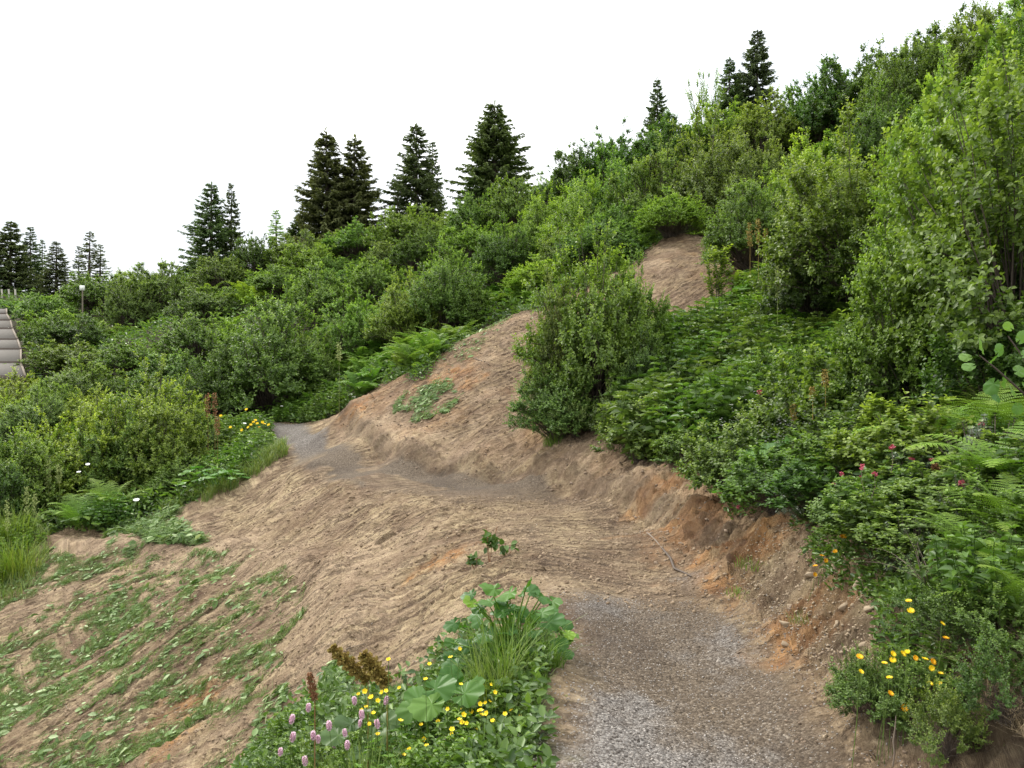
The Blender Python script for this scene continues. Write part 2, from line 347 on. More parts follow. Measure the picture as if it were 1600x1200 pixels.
idx = np.arange(nx*ny).reshape(ny, nx)
F = np.stack([idx[:-1, :-1], idx[:-1, 1:], idx[1:, 1:], idx[1:, :-1]], -1).reshape(-1, 4)
V = np.stack([gx, gy, GZ], -1).reshape(-1, 3)
mudp = np.clip(sstep(-.25, .1, path_d+(fbm(gx*2, gy*2, 3, 170)-.5)*.5)*sstep(.30, .62, fbm(gx*1.6, gy*1.1, 5, 171)+.10)*sstep(18, 15, gy)*sstep(.92, .76, DST+(fbm(gx*4, gy*4, 3, 14)-.5)*.2), 0, 1)*.9
humus = sstep(4.1, 3.5, gy+(fbm(gx*4, gy*4, 3, 190)-.5)*.8)*sstep(1.62, 1.78, gx+(fbm(gx*5, gy*5, 3, 191)-.5)*.2)
humus = np.maximum(humus, .8*sstep(-.02, -.30, soil_d)*0+.75*sstep(.35, .0, soil_d+(fbm(gx*5, gy*5, 3, 192)-.5)*.3)*sstep(1, 1.5, DST))
bankm = sstep(.66, .80, DST)*sstep(1.6, 1.2, DST)
scar_a = .8*sstep(1.0, 1.7, DST)*sstep(.0, .9, DST)
AT = dict(scar=scar_a, bankm=bankm, mudp=mudp, humus=humus, soil=m_soil, gravel=GRV, grey=grey, ochre=np.maximum(och, ochre*.35*sstep(-.5, .5, DST-1)), sand=sand, dark=dark, damp=damp, arc=A2*(1-upm)+sv*upm, dst=DST*(1-upm)+su*upm)

def nodes_mat(name):
    m = bpy.data.materials.new(name); m.use_nodes = True; t = m.node_tree; t.nodes.clear()
    o = t.nodes.new('ShaderNodeOutputMaterial'); p = t.nodes.new('ShaderNodeBsdfPrincipled')
    t.links.new(p.outputs[0], o.inputs[0]); return m, t, p, o
class NB:
    """small node builder"""
    def __init__(s, t): s.t = t
    def n(s, typ, **kw):
        x = s.t.nodes.new(typ)
        for k, v in kw.items(): setattr(x, k, v)
        return x
    def set(s, sock, v):
        if isinstance(v, bpy.types.NodeSocket): s.t.links.new(v, sock)
        else: sock.default_value = v
    def attr(s, name): x = s.n('ShaderNodeAttribute', attribute_name=name); return x.outputs['Fac']
    def math(s, op, a, b=0.0, clamp=False):
        x = s.n('ShaderNodeMath', operation=op, use_clamp=clamp); s.set(x.inputs[0], a); s.set(x.inputs[1], b); return x.outputs[0]
    def mix(s, f, a, b, mode='MIX'):
        x = s.n('ShaderNodeMixRGB', blend_type=mode); s.set(x.inputs[0], f)
        s.set(x.inputs[1], (*a, 1) if isinstance(a, tuple) and len(a) == 3 else a); s.set(x.inputs[2], (*b, 1) if isinstance(b, tuple) and len(b) == 3 else b); return x.outputs[0]
    def noise(s, vec, scale, detail=4, rough=.55):
        x = s.n('ShaderNodeTexNoise'); x.inputs['Scale'].default_value = scale; x.inputs['Detail'].default_value = detail; x.inputs['Roughness'].default_value = rough
        if vec is not None: s.t.links.new(vec, x.inputs['Vector'])
        return x.outputs['Fac']
    def ramp(s, f, stops):
        x = s.n('ShaderNodeValToRGB'); e = x.color_ramp.elements
        while len(e) < len(stops): e.new(.5)
        for k, (p_, c_) in enumerate(stops): e[k].position = p_; e[k].color = (*c_, 1) if len(c_) == 3 else c_
        s.set(x.inputs[0], f); return x.outputs[0]
m_ground, t, p, o = nodes_mat('ground_soil')
b = NB(t)
geo = b.n('ShaderNodeNewGeometry').outputs['Position']
cx = b.n('ShaderNodeCombineXYZ'); b.set(cx.inputs[0], b.math('MULTIPLY', b.attr('arc'), 4.2)); b.set(cx.inputs[1], b.math('MULTIPLY', b.attr('dst'), 2.2))
sn = b.noise(cx.outputs[0], 3.0, 6, .65)
sn2 = b.noise(cx.outputs[0], 9.0, 4, .6)
bankm = b.attr('bankm'); n_big = b.noise(geo, 1.1, 5); n_mid = b.noise(geo, 6, 5, .6); n_fin = b.noise(geo, 34, 5, .7); n_vf = b.noise(geo, 110, 3, .7)
sn = b.math('ADD', b.math('MULTIPLY', sn, b.math('SUBTRACT', 1.0, bankm)), b.math('MULTIPLY', b.noise(geo, 12, 6, .68), bankm))
soilc = b.ramp(b.math('ADD', b.math('MULTIPLY', sn, .5), b.math('MULTIPLY', b.math('ADD', b.math('MULTIPLY', n_mid, .5), b.math('MULTIPLY', n_fin, .5)), .5)), [(.34, (.110, .069, .040)), (.45, (.240, .172, .096)), (.58, (.435, .338, .196))])
# tooth marks of the excavator bucket, narrow across and long down the slope, broken up by crumbling
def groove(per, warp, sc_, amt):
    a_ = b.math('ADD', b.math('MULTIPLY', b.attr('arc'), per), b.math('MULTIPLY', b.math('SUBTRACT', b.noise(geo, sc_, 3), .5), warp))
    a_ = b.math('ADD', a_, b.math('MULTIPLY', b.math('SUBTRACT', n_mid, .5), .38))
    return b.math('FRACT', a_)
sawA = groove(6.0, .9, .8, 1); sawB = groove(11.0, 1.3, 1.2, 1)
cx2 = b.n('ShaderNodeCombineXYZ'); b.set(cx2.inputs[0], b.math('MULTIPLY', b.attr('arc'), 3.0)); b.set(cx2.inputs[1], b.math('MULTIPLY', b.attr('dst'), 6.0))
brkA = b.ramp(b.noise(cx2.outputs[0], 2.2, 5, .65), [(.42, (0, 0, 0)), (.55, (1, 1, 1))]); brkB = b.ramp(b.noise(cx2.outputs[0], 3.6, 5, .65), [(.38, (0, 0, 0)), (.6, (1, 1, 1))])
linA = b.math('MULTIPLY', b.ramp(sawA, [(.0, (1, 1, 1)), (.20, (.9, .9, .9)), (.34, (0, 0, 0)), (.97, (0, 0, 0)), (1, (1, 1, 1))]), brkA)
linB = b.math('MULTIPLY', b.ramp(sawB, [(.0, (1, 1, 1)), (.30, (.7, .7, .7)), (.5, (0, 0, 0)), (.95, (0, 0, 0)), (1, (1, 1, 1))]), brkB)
soilc = b.mix(b.math('MULTIPLY', b.attr('scar'), b.ramp(n_big, [(.35, (.9, .9, .9)), (.65, (.5, .5, .5))])), soilc, b.ramp(n_mid, [(.35, (.100, .068, .043)), (.62, (.232, .160, .088))]))
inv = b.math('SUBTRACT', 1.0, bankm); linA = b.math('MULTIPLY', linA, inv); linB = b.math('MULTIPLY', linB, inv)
vc = b.n('ShaderNodeTexVoronoi', feature='DISTANCE_TO_EDGE'); vc.inputs['Scale'].default_value = 1.0; vc.inputs['Randomness'].default_value = 1.0
cx3 = b.n('ShaderNodeCombineXYZ'); b.set(cx3.inputs[0], b.math('ADD', b.math('MULTIPLY', b.attr('arc'), 9.0), b.math('MULTIPLY', n_mid, 1.6))); b.set(cx3.inputs[1], b.math('ADD', b.math('MULTIPLY', b.attr('dst'), 4.0), b.math('MULTIPLY', n_fin, .6)))
t.links.new(cx3.outputs[0], vc.inputs['Vector'])
crack = b.math('MULTIPLY', b.ramp(vc.outputs['Distance'], [(.0, (1, 1, 1)), (.05, (.7, .7, .7)), (.12, (0, 0, 0))]), b.ramp(b.noise(geo, 2.3, 4), [(.44, (0, 0, 0)), (.6, (1, 1, 1))]))
soilc = b.mix(b.math('MULTIPLY', crack, .6), soilc, (.105, .066, .040))  # shadow in the cracks painted into the soil colour
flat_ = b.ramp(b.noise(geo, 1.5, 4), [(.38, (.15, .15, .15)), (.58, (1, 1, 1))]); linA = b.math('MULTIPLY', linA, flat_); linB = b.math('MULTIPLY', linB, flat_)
soilc = b.mix(b.math('MULTIPLY', linB, .62), soilc, (.125, .080, .048))  # shade of the finer grooves painted into the soil colour
soilc = b.mix(b.math('MULTIPLY', linA, .88), soilc, (.090, .055, .033))  # shade of the main grooves painted in as dark colour
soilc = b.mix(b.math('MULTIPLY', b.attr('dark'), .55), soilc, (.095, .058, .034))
soilc = b.mix(b.attr('mudp'), soilc, b.ramp(b.math('ADD', b.math('MULTIPLY', n_mid, .55), b.math('MULTIPLY', n_fin, .45)), [(.38, (.060, .038, .022)), (.47, (.125, .084, .050)), (.55, (.26, .185, .110)), (.64, (.42, .32, .21))]))
soilc = b.mix(b.math('MULTIPLY', b.attr('sand'), .8), soilc, b.ramp(n_fin, [(.3, (.27, .185, .115)), (.65, (.46, .345, .225))]))
soilc = b.mix(b.math('MULTIPLY', b.attr('ochre'), .8), soilc, b.ramp(n_mid, [(.3, (.25, .105, .035)), (.65, (.42, .215, .075))]))
soilc = b.mix(b.math('MULTIPLY', b.ramp(n_big, [(.45, (0, 0, 0)), (.62, (1, 1, 1))]), .5), soilc, (.13, .078, .048))
vor = b.n('ShaderNodeTexVoronoi'); vor.inputs['Scale'].default_value = 62; t.links.new(geo, vor.inputs['Vector'])
vr = b.n('ShaderNodeSeparateColor'); t.links.new(vor.outputs['Color'], vr.inputs[0])
vor2 = b.n('ShaderNodeTexVoronoi'); vor2.inputs['Scale'].default_value = 115; t.links.new(geo, vor2.inputs['Vector'])
vr2 = b.n('ShaderNodeSeparateColor'); t.links.new(vor2.outputs['Color'], vr2.inputs[0])
gsum = b.math('ADD', b.math('MULTIPLY', vr.outputs[0], .5), b.math('MULTIPLY', vr2.outputs[0], .5))
grc = b.ramp(gsum, [(.12, (.045, .036, .028)), (.45, (.130, .115, .100)), (.75, (.215, .198, .176)), (.97, (.36, .33, .29))])
grb = b.ramp(gsum, [(.2, (.060, .044, .028)), (.6, (.120, .090, .060)), (.85, (.18, .142, .10)), (.99, (.32, .27, .21))])
grav = b.mix(b.attr('grey'), grb, grc)
grav = b.mix(b.math('MULTIPLY', b.attr('damp'), .45), grav, (.05, .036, .025))
col = b.mix(b.attr('gravel'), soilc, grav)
vegc = b.ramp(n_mid, [(.35, (.030, .038, .014)), (.6, (.060, .085, .024)), (.8, (.10, .085, .045))])
far_y = b.n('ShaderNodeSeparateXYZ'); t.links.new(geo, far_y.inputs[0])
col = b.mix(b.attr('soil'), vegc, col)
col = b.mix(b.math('MULTIPLY', b.math('MULTIPLY', b.attr('humus'), b.ramp(n_mid, [(.3, (1, 1, 1)), (.7, (.7, .7, .7))])), .95), col, (.055, .036, .022))
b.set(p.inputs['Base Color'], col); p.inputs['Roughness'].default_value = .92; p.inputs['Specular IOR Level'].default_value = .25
hsum = b.math('ADD', b.math('MULTIPLY', sn, .050), b.math('MULTIPLY', n_mid, .030)); hsum = b.math('ADD', hsum, b.math('MULTIPLY', sn2, .026))
hsum = b.math('ADD', hsum, b.math('MULTIPLY', n_fin, .022)); hsum = b.math('ADD', hsum, b.math('MULTIPLY', n_vf, .003)); hsum = b.math('ADD', hsum, b.math('MULTIPLY', linA, -.045)); hsum = b.math('ADD', hsum, b.math('MULTIPLY', linB, -.018)); hsum = b.math('ADD', hsum, b.math('MULTIPLY', crack, -.022))
hg = b.math('ADD', b.math('MULTIPLY', vor.outputs['Distance'], -.012), b.math('MULTIPLY', n_fin, .01))
hmix = b.n('ShaderNodeMixRGB'); b.set(hmix.inputs[0], b.attr('gravel')); b.set(hmix.inputs[1], hsum); b.set(hmix.inputs[2], hg)
bp = b.n('ShaderNodeBump'); bp.inputs['Strength'].default_value = 1.0; bp.inputs['Distance'].default_value = 1.0; b.set(bp.inputs['Height'], hmix.outputs[0])
t.links.new(bp.outputs[0], p.inputs['Normal'])

def sub(mask, name):
    f = F[mask]; used = np.unique(f); re = np.full(nx*ny, -1, np.int64); re[used] = np.arange(len(used))
    me = make_mesh(name, V[used], [re[f]], [m_ground], None, {k: a.ravel()[used] for k, a in AT.items()}, True)
    return link_mesh(name, me)
fc = F[:, 0]
isp = (m_path.ravel()[fc] > .5) & (m_soil.ravel()[fc] > .3)
iss = (m_soil.ravel()[fc] > .5) & ~isp
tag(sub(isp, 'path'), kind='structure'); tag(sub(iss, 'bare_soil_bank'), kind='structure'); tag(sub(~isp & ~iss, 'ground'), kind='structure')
# ================================================================== plant materials
def leaf_mat(name, dark, light, tipc, rough=.5, trans=.35, spec=.35):
    m, t, p, o = nodes_mat(name); b = NB(t)
    oi = b.n('ShaderNodeObjectInfo')
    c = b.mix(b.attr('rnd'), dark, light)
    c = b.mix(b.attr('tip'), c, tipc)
    g = b.n('ShaderNodeNewGeometry')
    c = b.mix(.22, c, b.ramp(b.noise(g.outputs['Position'], .8, 2), [(.3, (.55, .55, .55)), (.7, (1.25, 1.2, 1.0))]), 'MULTIPLY')
    c = b.mix(1.0, c, oi.outputs['Color'], 'MULTIPLY')
    b.set(p.inputs['Base Color'], c); p.inputs['Roughness'].default_value = rough; p.inputs['Specular IOR Level'].default_value = spec
    tr = b.n('ShaderNodeBsdfTranslucent'); b.set(tr.inputs[0], b.mix(1.0, c, (1.15, 1.25, .6), 'MULTIPLY'))
    ms = b.n('ShaderNodeMixShader'); ms.inputs[0].default_value = trans
    t.links.new(p.outputs[0], ms.inputs[1]); t.links.new(tr.outputs[0], ms.inputs[2]); t.links.new(ms.outputs[0], o.inputs[0])
    return m
def flat_mat(name, c1, c2, rough=.8, scale=6, trans=0):
    m, t, p, o = nodes_mat(name); b = NB(t)
    g = b.n('ShaderNodeTexCoord').outputs['Object']
    n = b.noise(g, scale, 4)
    f = b.math('ADD', b.math('MULTIPLY', b.attr('rnd'), .6), b.math('MULTIPLY', n, .4))
    b.set(p.inputs['Base Color'], b.mix(f, c1, c2)); p.inputs['Roughness'].default_value = rough; p.inputs['Specular IOR Level'].default_value = .25
    return m
M_alder = leaf_mat('alder_leaf', (.060, .110, .022), (.140, .222, .043), (.31, .43, .075), .45, .40, .4)
M_fern = leaf_mat('fern_frond', (.070, .145, .022), (.15, .27, .042), (.28, .40, .07), .55, .35, .3)
M_herb = leaf_mat('herb_leaf', (.046, .098, .020), (.110, .190, .036), (.24, .37, .06), .42, .32, .45)
M_big = leaf_mat('broad_leaf', (.040, .120, .022), (.080, .205, .035), (.26, .42, .07), .42, .35, .4)
M_rhodo = leaf_mat('rhododendron_leaf', (.026, .052, .018), (.065, .100, .030), (.22, .31, .06), .35, .15, .5)
M_grass = leaf_mat('grass_blade', (.060, .125, .022), (.15, .25, .05), (.34, .34, .12), .5, .3, .3)
M_cut = leaf_mat('cut_leaf', (.060, .120, .025), (.17, .27, .075), (.46, .55, .30), .6, .2, .3)
M_spruce = leaf_mat('spruce_needle', (.062, .092, .040), (.130, .180, .070), (.24, .30, .12), .65, .28, .2)
M_bark = flat_mat('bark', (.045, .034, .026), (.15, .12, .095))
M_twig = flat_mat('grey_twig', (.10, .075, .055), (.26, .21, .16))
M_straw = flat_mat('straw', (.22, .16, .09), (.48, .38, .23))
M_dock = flat_mat('dock_seed', (.20, .12, .03), (.42, .34, .09), .8, 30)
M_rust = flat_mat('rust_seed', (.17, .07, .035), (.34, .18, .08), .8, 30)
M_paleseed = flat_mat('pale_seed', (.20, .26, .07), (.46, .50, .20), .8, 30)
M_pink = flat_mat('pink_floret', (.62, .34, .44), (.90, .70, .76), .7, 40)
M_yellow = flat_mat('yellow_petal', (.80, .52, .01), (.92, .72, .03), .45, 30)
M_orange = flat_mat('orange_petal', (.80, .36, .01), (.92, .55, .02), .6, 30)
M_white = flat_mat('white_petal', (.62, .64, .55), (.85, .86, .80), .6, 30)
M_red = flat_mat('red_petal', (.42, .05, .09), (.68, .20, .24), .5, 30)
M_stone = flat_mat('pale_stone', (.20, .145, .09), (.42, .335, .23), .85, 9)
M_clod = flat_mat('soil_clod', (.13, .088, .055), (.36, .27, .175), .95, 9)
M_stone2 = flat_mat('brown_stone', (.14, .10, .07), (.30, .225, .155), .85, 9)
M_grit = flat_mat('grit', (.10, .08, .062), (.46, .42, .37), .85, 9)
M_wood = flat_mat('weathered_timber', (.10, .08, .06), (.30, .25, .19), .85, 5)
M_step = flat_mat('step_gravel', (.085, .078, .066), (.235, .212, .18), .9, 9)
M_post = flat_mat('pale_post', (.42, .38, .32), (.62, .58, .5), .8, 12)

HIDE = []
def proto_mesh(mb, name, mats, smooth=False): return mb.mesh(name, mats, smooth)
# ------------------------------------------------------------------ shrubs
def shrub(seed, H, Rr, nst, ntw, nlf, L, W, low=4, tipk=1.0, upright=.5, stemr=.014, sprig=.42, smooth_top=False):
    """a many-stemmed bush: stems arch from the root to a domed crown and carry leafy twigs; returns (stems MB, leaves MB)"""
    g = np.random.default_rng(seed); S = MB(); F = MB()
    P_, D_, N_, L_, B_, A_ = [], [], [], [], [], []
    lob = g.uniform(0, 6.28, 5)
    for i in range(nst):
        az = g.uniform(0, 2*math.pi); el = math.asin(min(1, g.uniform(math.sin(R(low)), 1)))
        q = 1+.16*math.sin(3*az+lob[0])+.10*math.sin(5*az+lob[1]+3*el)+.08*math.sin(9*az+lob[2]+5*el)
        q *= 1.02-.22*g.random()**2
        tx = Rr*q*math.cos(el)*math.cos(az); ty = Rr*q*math.cos(el)*math.sin(az); tz = H*(q if el > .6 else 1)*(math.sin(el)*.90+.06)*g.uniform(.94, 1.02)
        if g.random() < .08 and el > .7: tz *= 1.06
        b0 = np.array([g.normal(0, .10*Rr), g.normal(0, .10*Rr), -.1]); e = np.array([tx, ty, tz]); c = np.array([tx*.42, ty*.42, tz*.42]) if el > .5 else np.array([tx*.5, ty*.5, tz*.9+.12])
        tt = np.linspace(0, 1, 9)[:, None]
        pts = (1-tt)**2*b0+2*tt*(1-tt)*c+tt**2*e+g.normal(0, .02, (9, 3))*tt
        tube(S, pts, np.linspace(stemr, stemr*.25, 9)*H/2.4, 4, g.uniform(0, 1))
        tan = norm(np.gradient(pts, axis=0))
        tw = g.uniform(.35, 1.0, ntw)**.55; tw[:2] = .97
        if smooth_top: tw = np.minimum(tw, .94)
        for k, u in enumerate(tw):
            fi = u*8; i0 = min(int(fi), 7); bp_ = pts[i0]+(pts[i0+1]-pts[i0])*(fi-i0)
            rd = norm(g.normal(size=3)); outw = norm(np.array([bp_[0], bp_[1], .2]))
            dr = norm(tan[i0]*.35+rd*.85+outw*.55+np.array([0, 0, upright*.75]))
            if k < 2 and not smooth_top: dr = norm(tan[-1]*.9+rd*.5+np.array([0, 0, upright*1.0]))
            ln = sprig*g.uniform(.6, 1.25)*H/2.4*(.55 if k < 2 and g.random() < .8 else 1)
            n = nlf; s_ = (np.arange(n)+.5+g.uniform(-.3, .3, n))/n
            pp = bp_+dr*(s_*ln)[:, None]+np.array([0, 0, 1])*(s_**2*ln*.12)[:, None]
            side = norm(np.cross(dr, [0, 0, 1.0])+1e-4); w2 = np.cross(dr, side)
            ph = np.arange(n)*2.4+g.uniform(0, 6)
            d2 = norm(dr*.55+side*np.cos(ph)[:, None]+w2*np.sin(ph)[:, None]*.6+g.normal(0, .25, (n, 3)))
            nn = norm(np.array([0, 0, 1.0])+outw*.55+g.normal(0, .38, (n, 3)))
            P_.append(pp); D_.append(d2); N_.append(nn); L_.append(L*g.uniform(.7, 1.2, n)*(1-.35*s_**3))
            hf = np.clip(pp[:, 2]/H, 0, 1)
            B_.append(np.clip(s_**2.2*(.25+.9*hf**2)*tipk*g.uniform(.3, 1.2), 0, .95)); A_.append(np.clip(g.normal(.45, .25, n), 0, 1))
    P_ = np.concatenate(P_); D_ = np.concatenate(D_); N_ = np.concatenate(N_); L_ = np.concatenate(L_); B_ = np.concatenate(B_); A_ = np.concatenate(A_)
    k = P_[:, 2] > .03
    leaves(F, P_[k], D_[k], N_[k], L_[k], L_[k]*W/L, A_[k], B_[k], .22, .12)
    return S, F
SH = {}
def reg_shrub(kind, seed, H, Rr, *a, leafm=None, stemm=None, **k):
    S, F = shrub(seed, H, Rr, *a, **k)
    SH.setdefault(kind, []).append((F.mesh('foliage_'+kind, [leafm or M_alder]), S.mesh('stems_'+kind, [stemm or M_bark]), H, Rr))
for s in range(4): reg_shrub('far', 100+s, 2.2, 1.5, 230, 8, 12, .076, .056, sprig=.27, upright=.35, smooth_top=True)
for s in range(4): reg_shrub('mid', 200+s, 2.4, 1.4, 250, 10, 14, .063, .046, sprig=.29, upright=.4, smooth_top=True)
for s in range(2): reg_shrub('thin', 220+s, 2.4, 1.1, 24, 8, 12, .078, .05, low=35, upright=1.0)
for s in range(3): reg_shrub('near', 300+s, 2.4, 1.3, 190, 10, 14, .062, .046, sprig=.30, upright=.4)
for s in range(2): reg_shrub('willow', 320+s, 1.4, 1.1, 75, 9, 12, .060, .040, sprig=.5, tipk=.8, stemr=.010)
for s in range(4): reg_shrub('small', 360+s, .95, .58, 85, 8, 10, .054, .044, sprig=.46, upright=.7, stemr=.016, tipk=.9)
for s in range(1): reg_shrub('sapling', 340+s, 1.8, .38, 9, 11, 9, .07, .05, low=55, upright=1.2, sprig=.35)
for s in range(1): reg_shrub('bare', 350+s, 1.6, 1.1, 42, 7, 4, .06, .045, low=12, upright=.3, stemr=.016, stemm=M_twig)
def rhodo(seed, H, Rr, n):
    g = np.random.default_rng(seed); S = MB(); F = MB(); B = MB()
    for i in range(n):
        az = g.uniform(0, 2*math.pi); el = math.asin(g.uniform(.08, 1)); q = g.uniform(.5, 1.05)*(1+.15*math.sin(4*az+seed))
        e = np.array([Rr*q*math.cos(el)*math.cos(az), Rr*q*math.cos(el)*math.sin(az), H*q*math.sin(el)+.05])
        b0 = e*[.5, .5, .35]+g.normal(0, .03, 3)
        if i % 4 == 0: tube(S, np.linspace([0, 0, 0], b0, 4)+g.normal(0, .02, (4, 3)), .007, 4, g.random())
        tube(S, np.array([b0, (b0+e)/2+[0, 0, -.02], e]), .004, 4, g.random())
        ax = norm(e*[1, 1, .4]+[0, 0, .6*H])
        for ring, (m_, o_, L0) in enumerate([(8, .25, .036), (7, .55, .042), (6, -.1, .045), (6, 0, .04)]):
            a = np.arange(m_)*2*math.pi/m_+g.uniform(0, 6); s1 = norm(np.cross(ax, [.3, .1, 1])); s2 = np.cross(ax, s1)
            rad = s1*np.cos(a)[:, None]+s2*np.sin(a)[:, None]
            d = norm(rad+ax*(.9 if ring < 2 else .25)*(1-o_))
            base_ = e-ax*(0 if ring < 2 else .03*(ring-1))
            leaves(F, base_+rad*.004, d, norm(ax+rad*-.2), L0*g.uniform(.8, 1.2, m_), .016, g.uniform(.1, .9, m_), (.7 if ring == 0 and g.random() < .45 else .05), .1, .1)
    return S, F
for s in range(2):
    S, F = rhodo(400+s, .75, .6, 420); SH.setdefault('rhodo', []).append((F.mesh('foliage_rhodo', [M_rhodo]), S.mesh('stems_rhodo', [M_twig]), .75, .6))

# ------------------------------------------------------------------ ferns
def frond(g, L, pairs, detail, arch=1.0):
    F = MB(); n = 14; tt = np.linspace(0, 1, n)
    el0, el1 = R(78)-.15*arch, R(10)-R(35)*arch
    el = el0+(el1-el0)*tt**1.3; ds = L/(n-1)
    x = np.concatenate([[0], np.cumsum(np.cos(el[:-1])*ds)]); z = np.concatenate([[0], np.cumsum(np.sin(el[:-1])*ds)])
    pts = np.stack([x, np.zeros(n), z], 1)
    tube(F, pts, np.linspace(.006, .0015, n)*L, 3, .9, .3)
    u = np.linspace(.16, .985, pairs); pu = np.stack([np.interp(u, tt, pts[:, k]) for k in range(3)], 1)
    eu = np.interp(u, tt, el); T = np.stack([np.cos(eu), 0*eu, np.sin(eu)], 1); Nn = np.stack([-np.sin(eu), 0*eu, np.cos(eu)], 1)
    prof = np.sin(np.pi*np.clip((u-.06)/.96, 0, 1)**.62)**.8*.235*L*np.where(u > .6, 1-(u-.6)*.5, 1)
    for sgn in (-1, 1):
        d = norm(np.array([0, sgn, 0])+T*.28+Nn*.10+g.normal(0, .05, (pairs, 3)))
        pl = prof*g.uniform(.88, 1.08, pairs); tip_ = np.clip(u**4*.6, 0, 1); a_ = np.clip(g.normal(.5, .2, pairs), 0, 1)
        if not detail:
            leaves(F, pu, d, Nn+g.normal(0, .12, (pairs, 3)), pl, np.maximum(pl*.20, L/pairs*.85), a_, tip_, .15, .22)
        else:
            k = 12; s_ = (np.arange(k)+.6)/(k+.3)
            for q in (-1, 1):
                dn = -.20*(s_**2)
                base_ = pu[:, None]+d[:, None]*(pl[:, None]*s_[None])[..., None]+Nn[:, None]*(pl[:, None]*dn[None])[..., None]
                pd = norm(np.cross(d, Nn)*q)[:, None]+d[:, None]*.45+np.zeros((1, k, 1))
                ll = np.minimum(.016*L, .5*pl[:, None])*(1-s_[None]*.65)+.001
                leaves(F, base_.reshape(-1, 3), pd.reshape(-1, 3), np.repeat(Nn, k, 0), ll.ravel(), np.repeat(pl/k*.95, k), np.repeat(a_, k), np.repeat(tip_, k), .1, .1)
    return F
gf = np.random.default_rng(55)
FROND = [frond(gf, 1.0, 24, True, a).mesh('frond', [M_fern]) for a in (.7, 1.0, 1.25)]
def fern_mesh(seed, nf, L):
    g = np.random.default_rng(seed); out = MB()
    for i in range(nf):
        f = frond(g, L*g.uniform(.7, 1.1), 17, False, g.uniform(.6, 1.3)); v = np.concatenate(f.v)
        a = i/nf*2*math.pi+g.normal(0, .25); c, s = math.cos(a), math.sin(a); th = g.uniform(-.25, .15)
        x = v[:, 0]*math.cos(th)+v[:, 2]*math.sin(th); z = -v[:, 0]*math.sin(th)+v[:, 2]*math.cos(th)
        v = np.stack([x*c-v[:, 1]*s+.03*c, x*s+v[:, 1]*c+.03*s, z], 1)
        out.add(v, f.f, np.concatenate(f.a), np.concatenate(f.b))
    return out.mesh('fern_plant', [M_fern])
FERN = [fern_mesh(500+i, 13, 1.0) for i in range(4)]
# ------------------------------------------------------------------ broad leaved herbs
def herb(seed, n, H, Rr, L, W, nodes=6, tipk=.5):
    g = np.random.default_rng(seed); F = MB()
    for i in range(n):
        r = Rr*math.sqrt(g.random()); a = g.uniform(0, 6.28); h = H*(1-.35*(r/Rr)**2)*g.uniform(.75, 1.1)
        b0 = np.array([r*math.cos(a), r*math.sin(a), 0]); e = b0*1.15+[g.normal(0, .05), g.normal(0, .05), h]
        tube(F, np.array([b0, (b0+e)/2+g.normal(0, .01, 3), e]), .004, 3, .3, .1)
        for k in range(nodes):
            u = 1-(k/nodes)**.9*.85; p = b0+(e-b0)*u; ph = k*math.pi/2+g.uniform(-.3, .3)+i
            m_ = 4 if k == 0 else 2
            aa = ph+np.arange(m_)*2*math.pi/m_
            d = np.stack([np.cos(aa), np.sin(aa), np.full(m_, .25 if k else .6)], 1)+g.normal(0, .15, (m_, 3))
            nn = norm(np.array([0, 0, 1])+g.normal(0, .5, (m_, 3)))
            s_ = g.uniform(.75, 1.15, m_)*(.6 if k == 0 else 1)
            leaves(F, np.repeat(p[None], m_, 0), d, nn, L*s_, W*s_, np.clip(g.normal(.5, .25, m_), 0, 1), tipk*(1 if k == 0 else .25)*g.random(), .25, .45)
    return F.mesh('herb_foliage', [M_herb])
HERB = [herb(600, 46, .75, .55, .13, .075), herb(601, 46, .65, .6, .11, .065), herb(602, 40, .5, .5, .085, .055)]
LOW = [herb(610, 50, .22, .42, .06, .045, 4), herb(611, 45, .28, .45, .075, .04, 4)]
def bigleaf(F, P, D, N, size, g, teeth=9, lob=.10, cup=.12, a=.5, b=0.0, nr=5, nth=30):
    D = norm(np.array(D, float)); N = norm(np.array(N, float)-D*np.dot(N, D)); S = np.cross(D, N)
    th = np.linspace(-math.pi*.93, math.pi*.93, nth); heart = .62+.38*np.cos(th)*.6+.12*np.cos(2*th)
    edge = heart*(1+lob*np.abs(np.sin(th*teeth/2))+.04*np.sin(th*23)); rr = np.linspace(0, 1, nr+1)[1:]
    ph = g.uniform(0, 6); v = [P]; 
    for r in rr:
        x = edge*r*np.cos(th)*size; y = edge*r*np.sin(th)*size
        zz = size*(cup*r**2*(.4+np.cos(2*th)*.5)+.035*r*np.sin(th*teeth+ph)*r+.04*np.sin(th*5+ph*2)*r-.16*r**3*np.maximum(np.cos(th), 0)-.05*np.abs(np.sin(th*4))*r)
        v.append(P+D*x[:, None]+S*y[:, None]+N*zz[:, None])
    V_ = np.concatenate([np.array([v[0]])]+v[1:]); j = np.arange(nth-1)
    tri = np.stack([0*j, 1+j, 2+j], -1); q = [np.stack([1+(k)*nth+j, 1+(k+1)*nth+j, 2+(k+1)*nth+j, 2+k*nth+j], -1) for k in range(nr-1)]
    vein = np.concatenate([[1.0]]+[np.abs(np.cos(th*teeth/2))**8*.22*r_+.20*(1-r_) for r_ in rr]); at_ = np.clip(a*.8+vein*.5-.12+g.normal(0, .05, len(V_)), 0, 1)
    F.add(V_, [tri, np.concatenate(q)], at_, b)
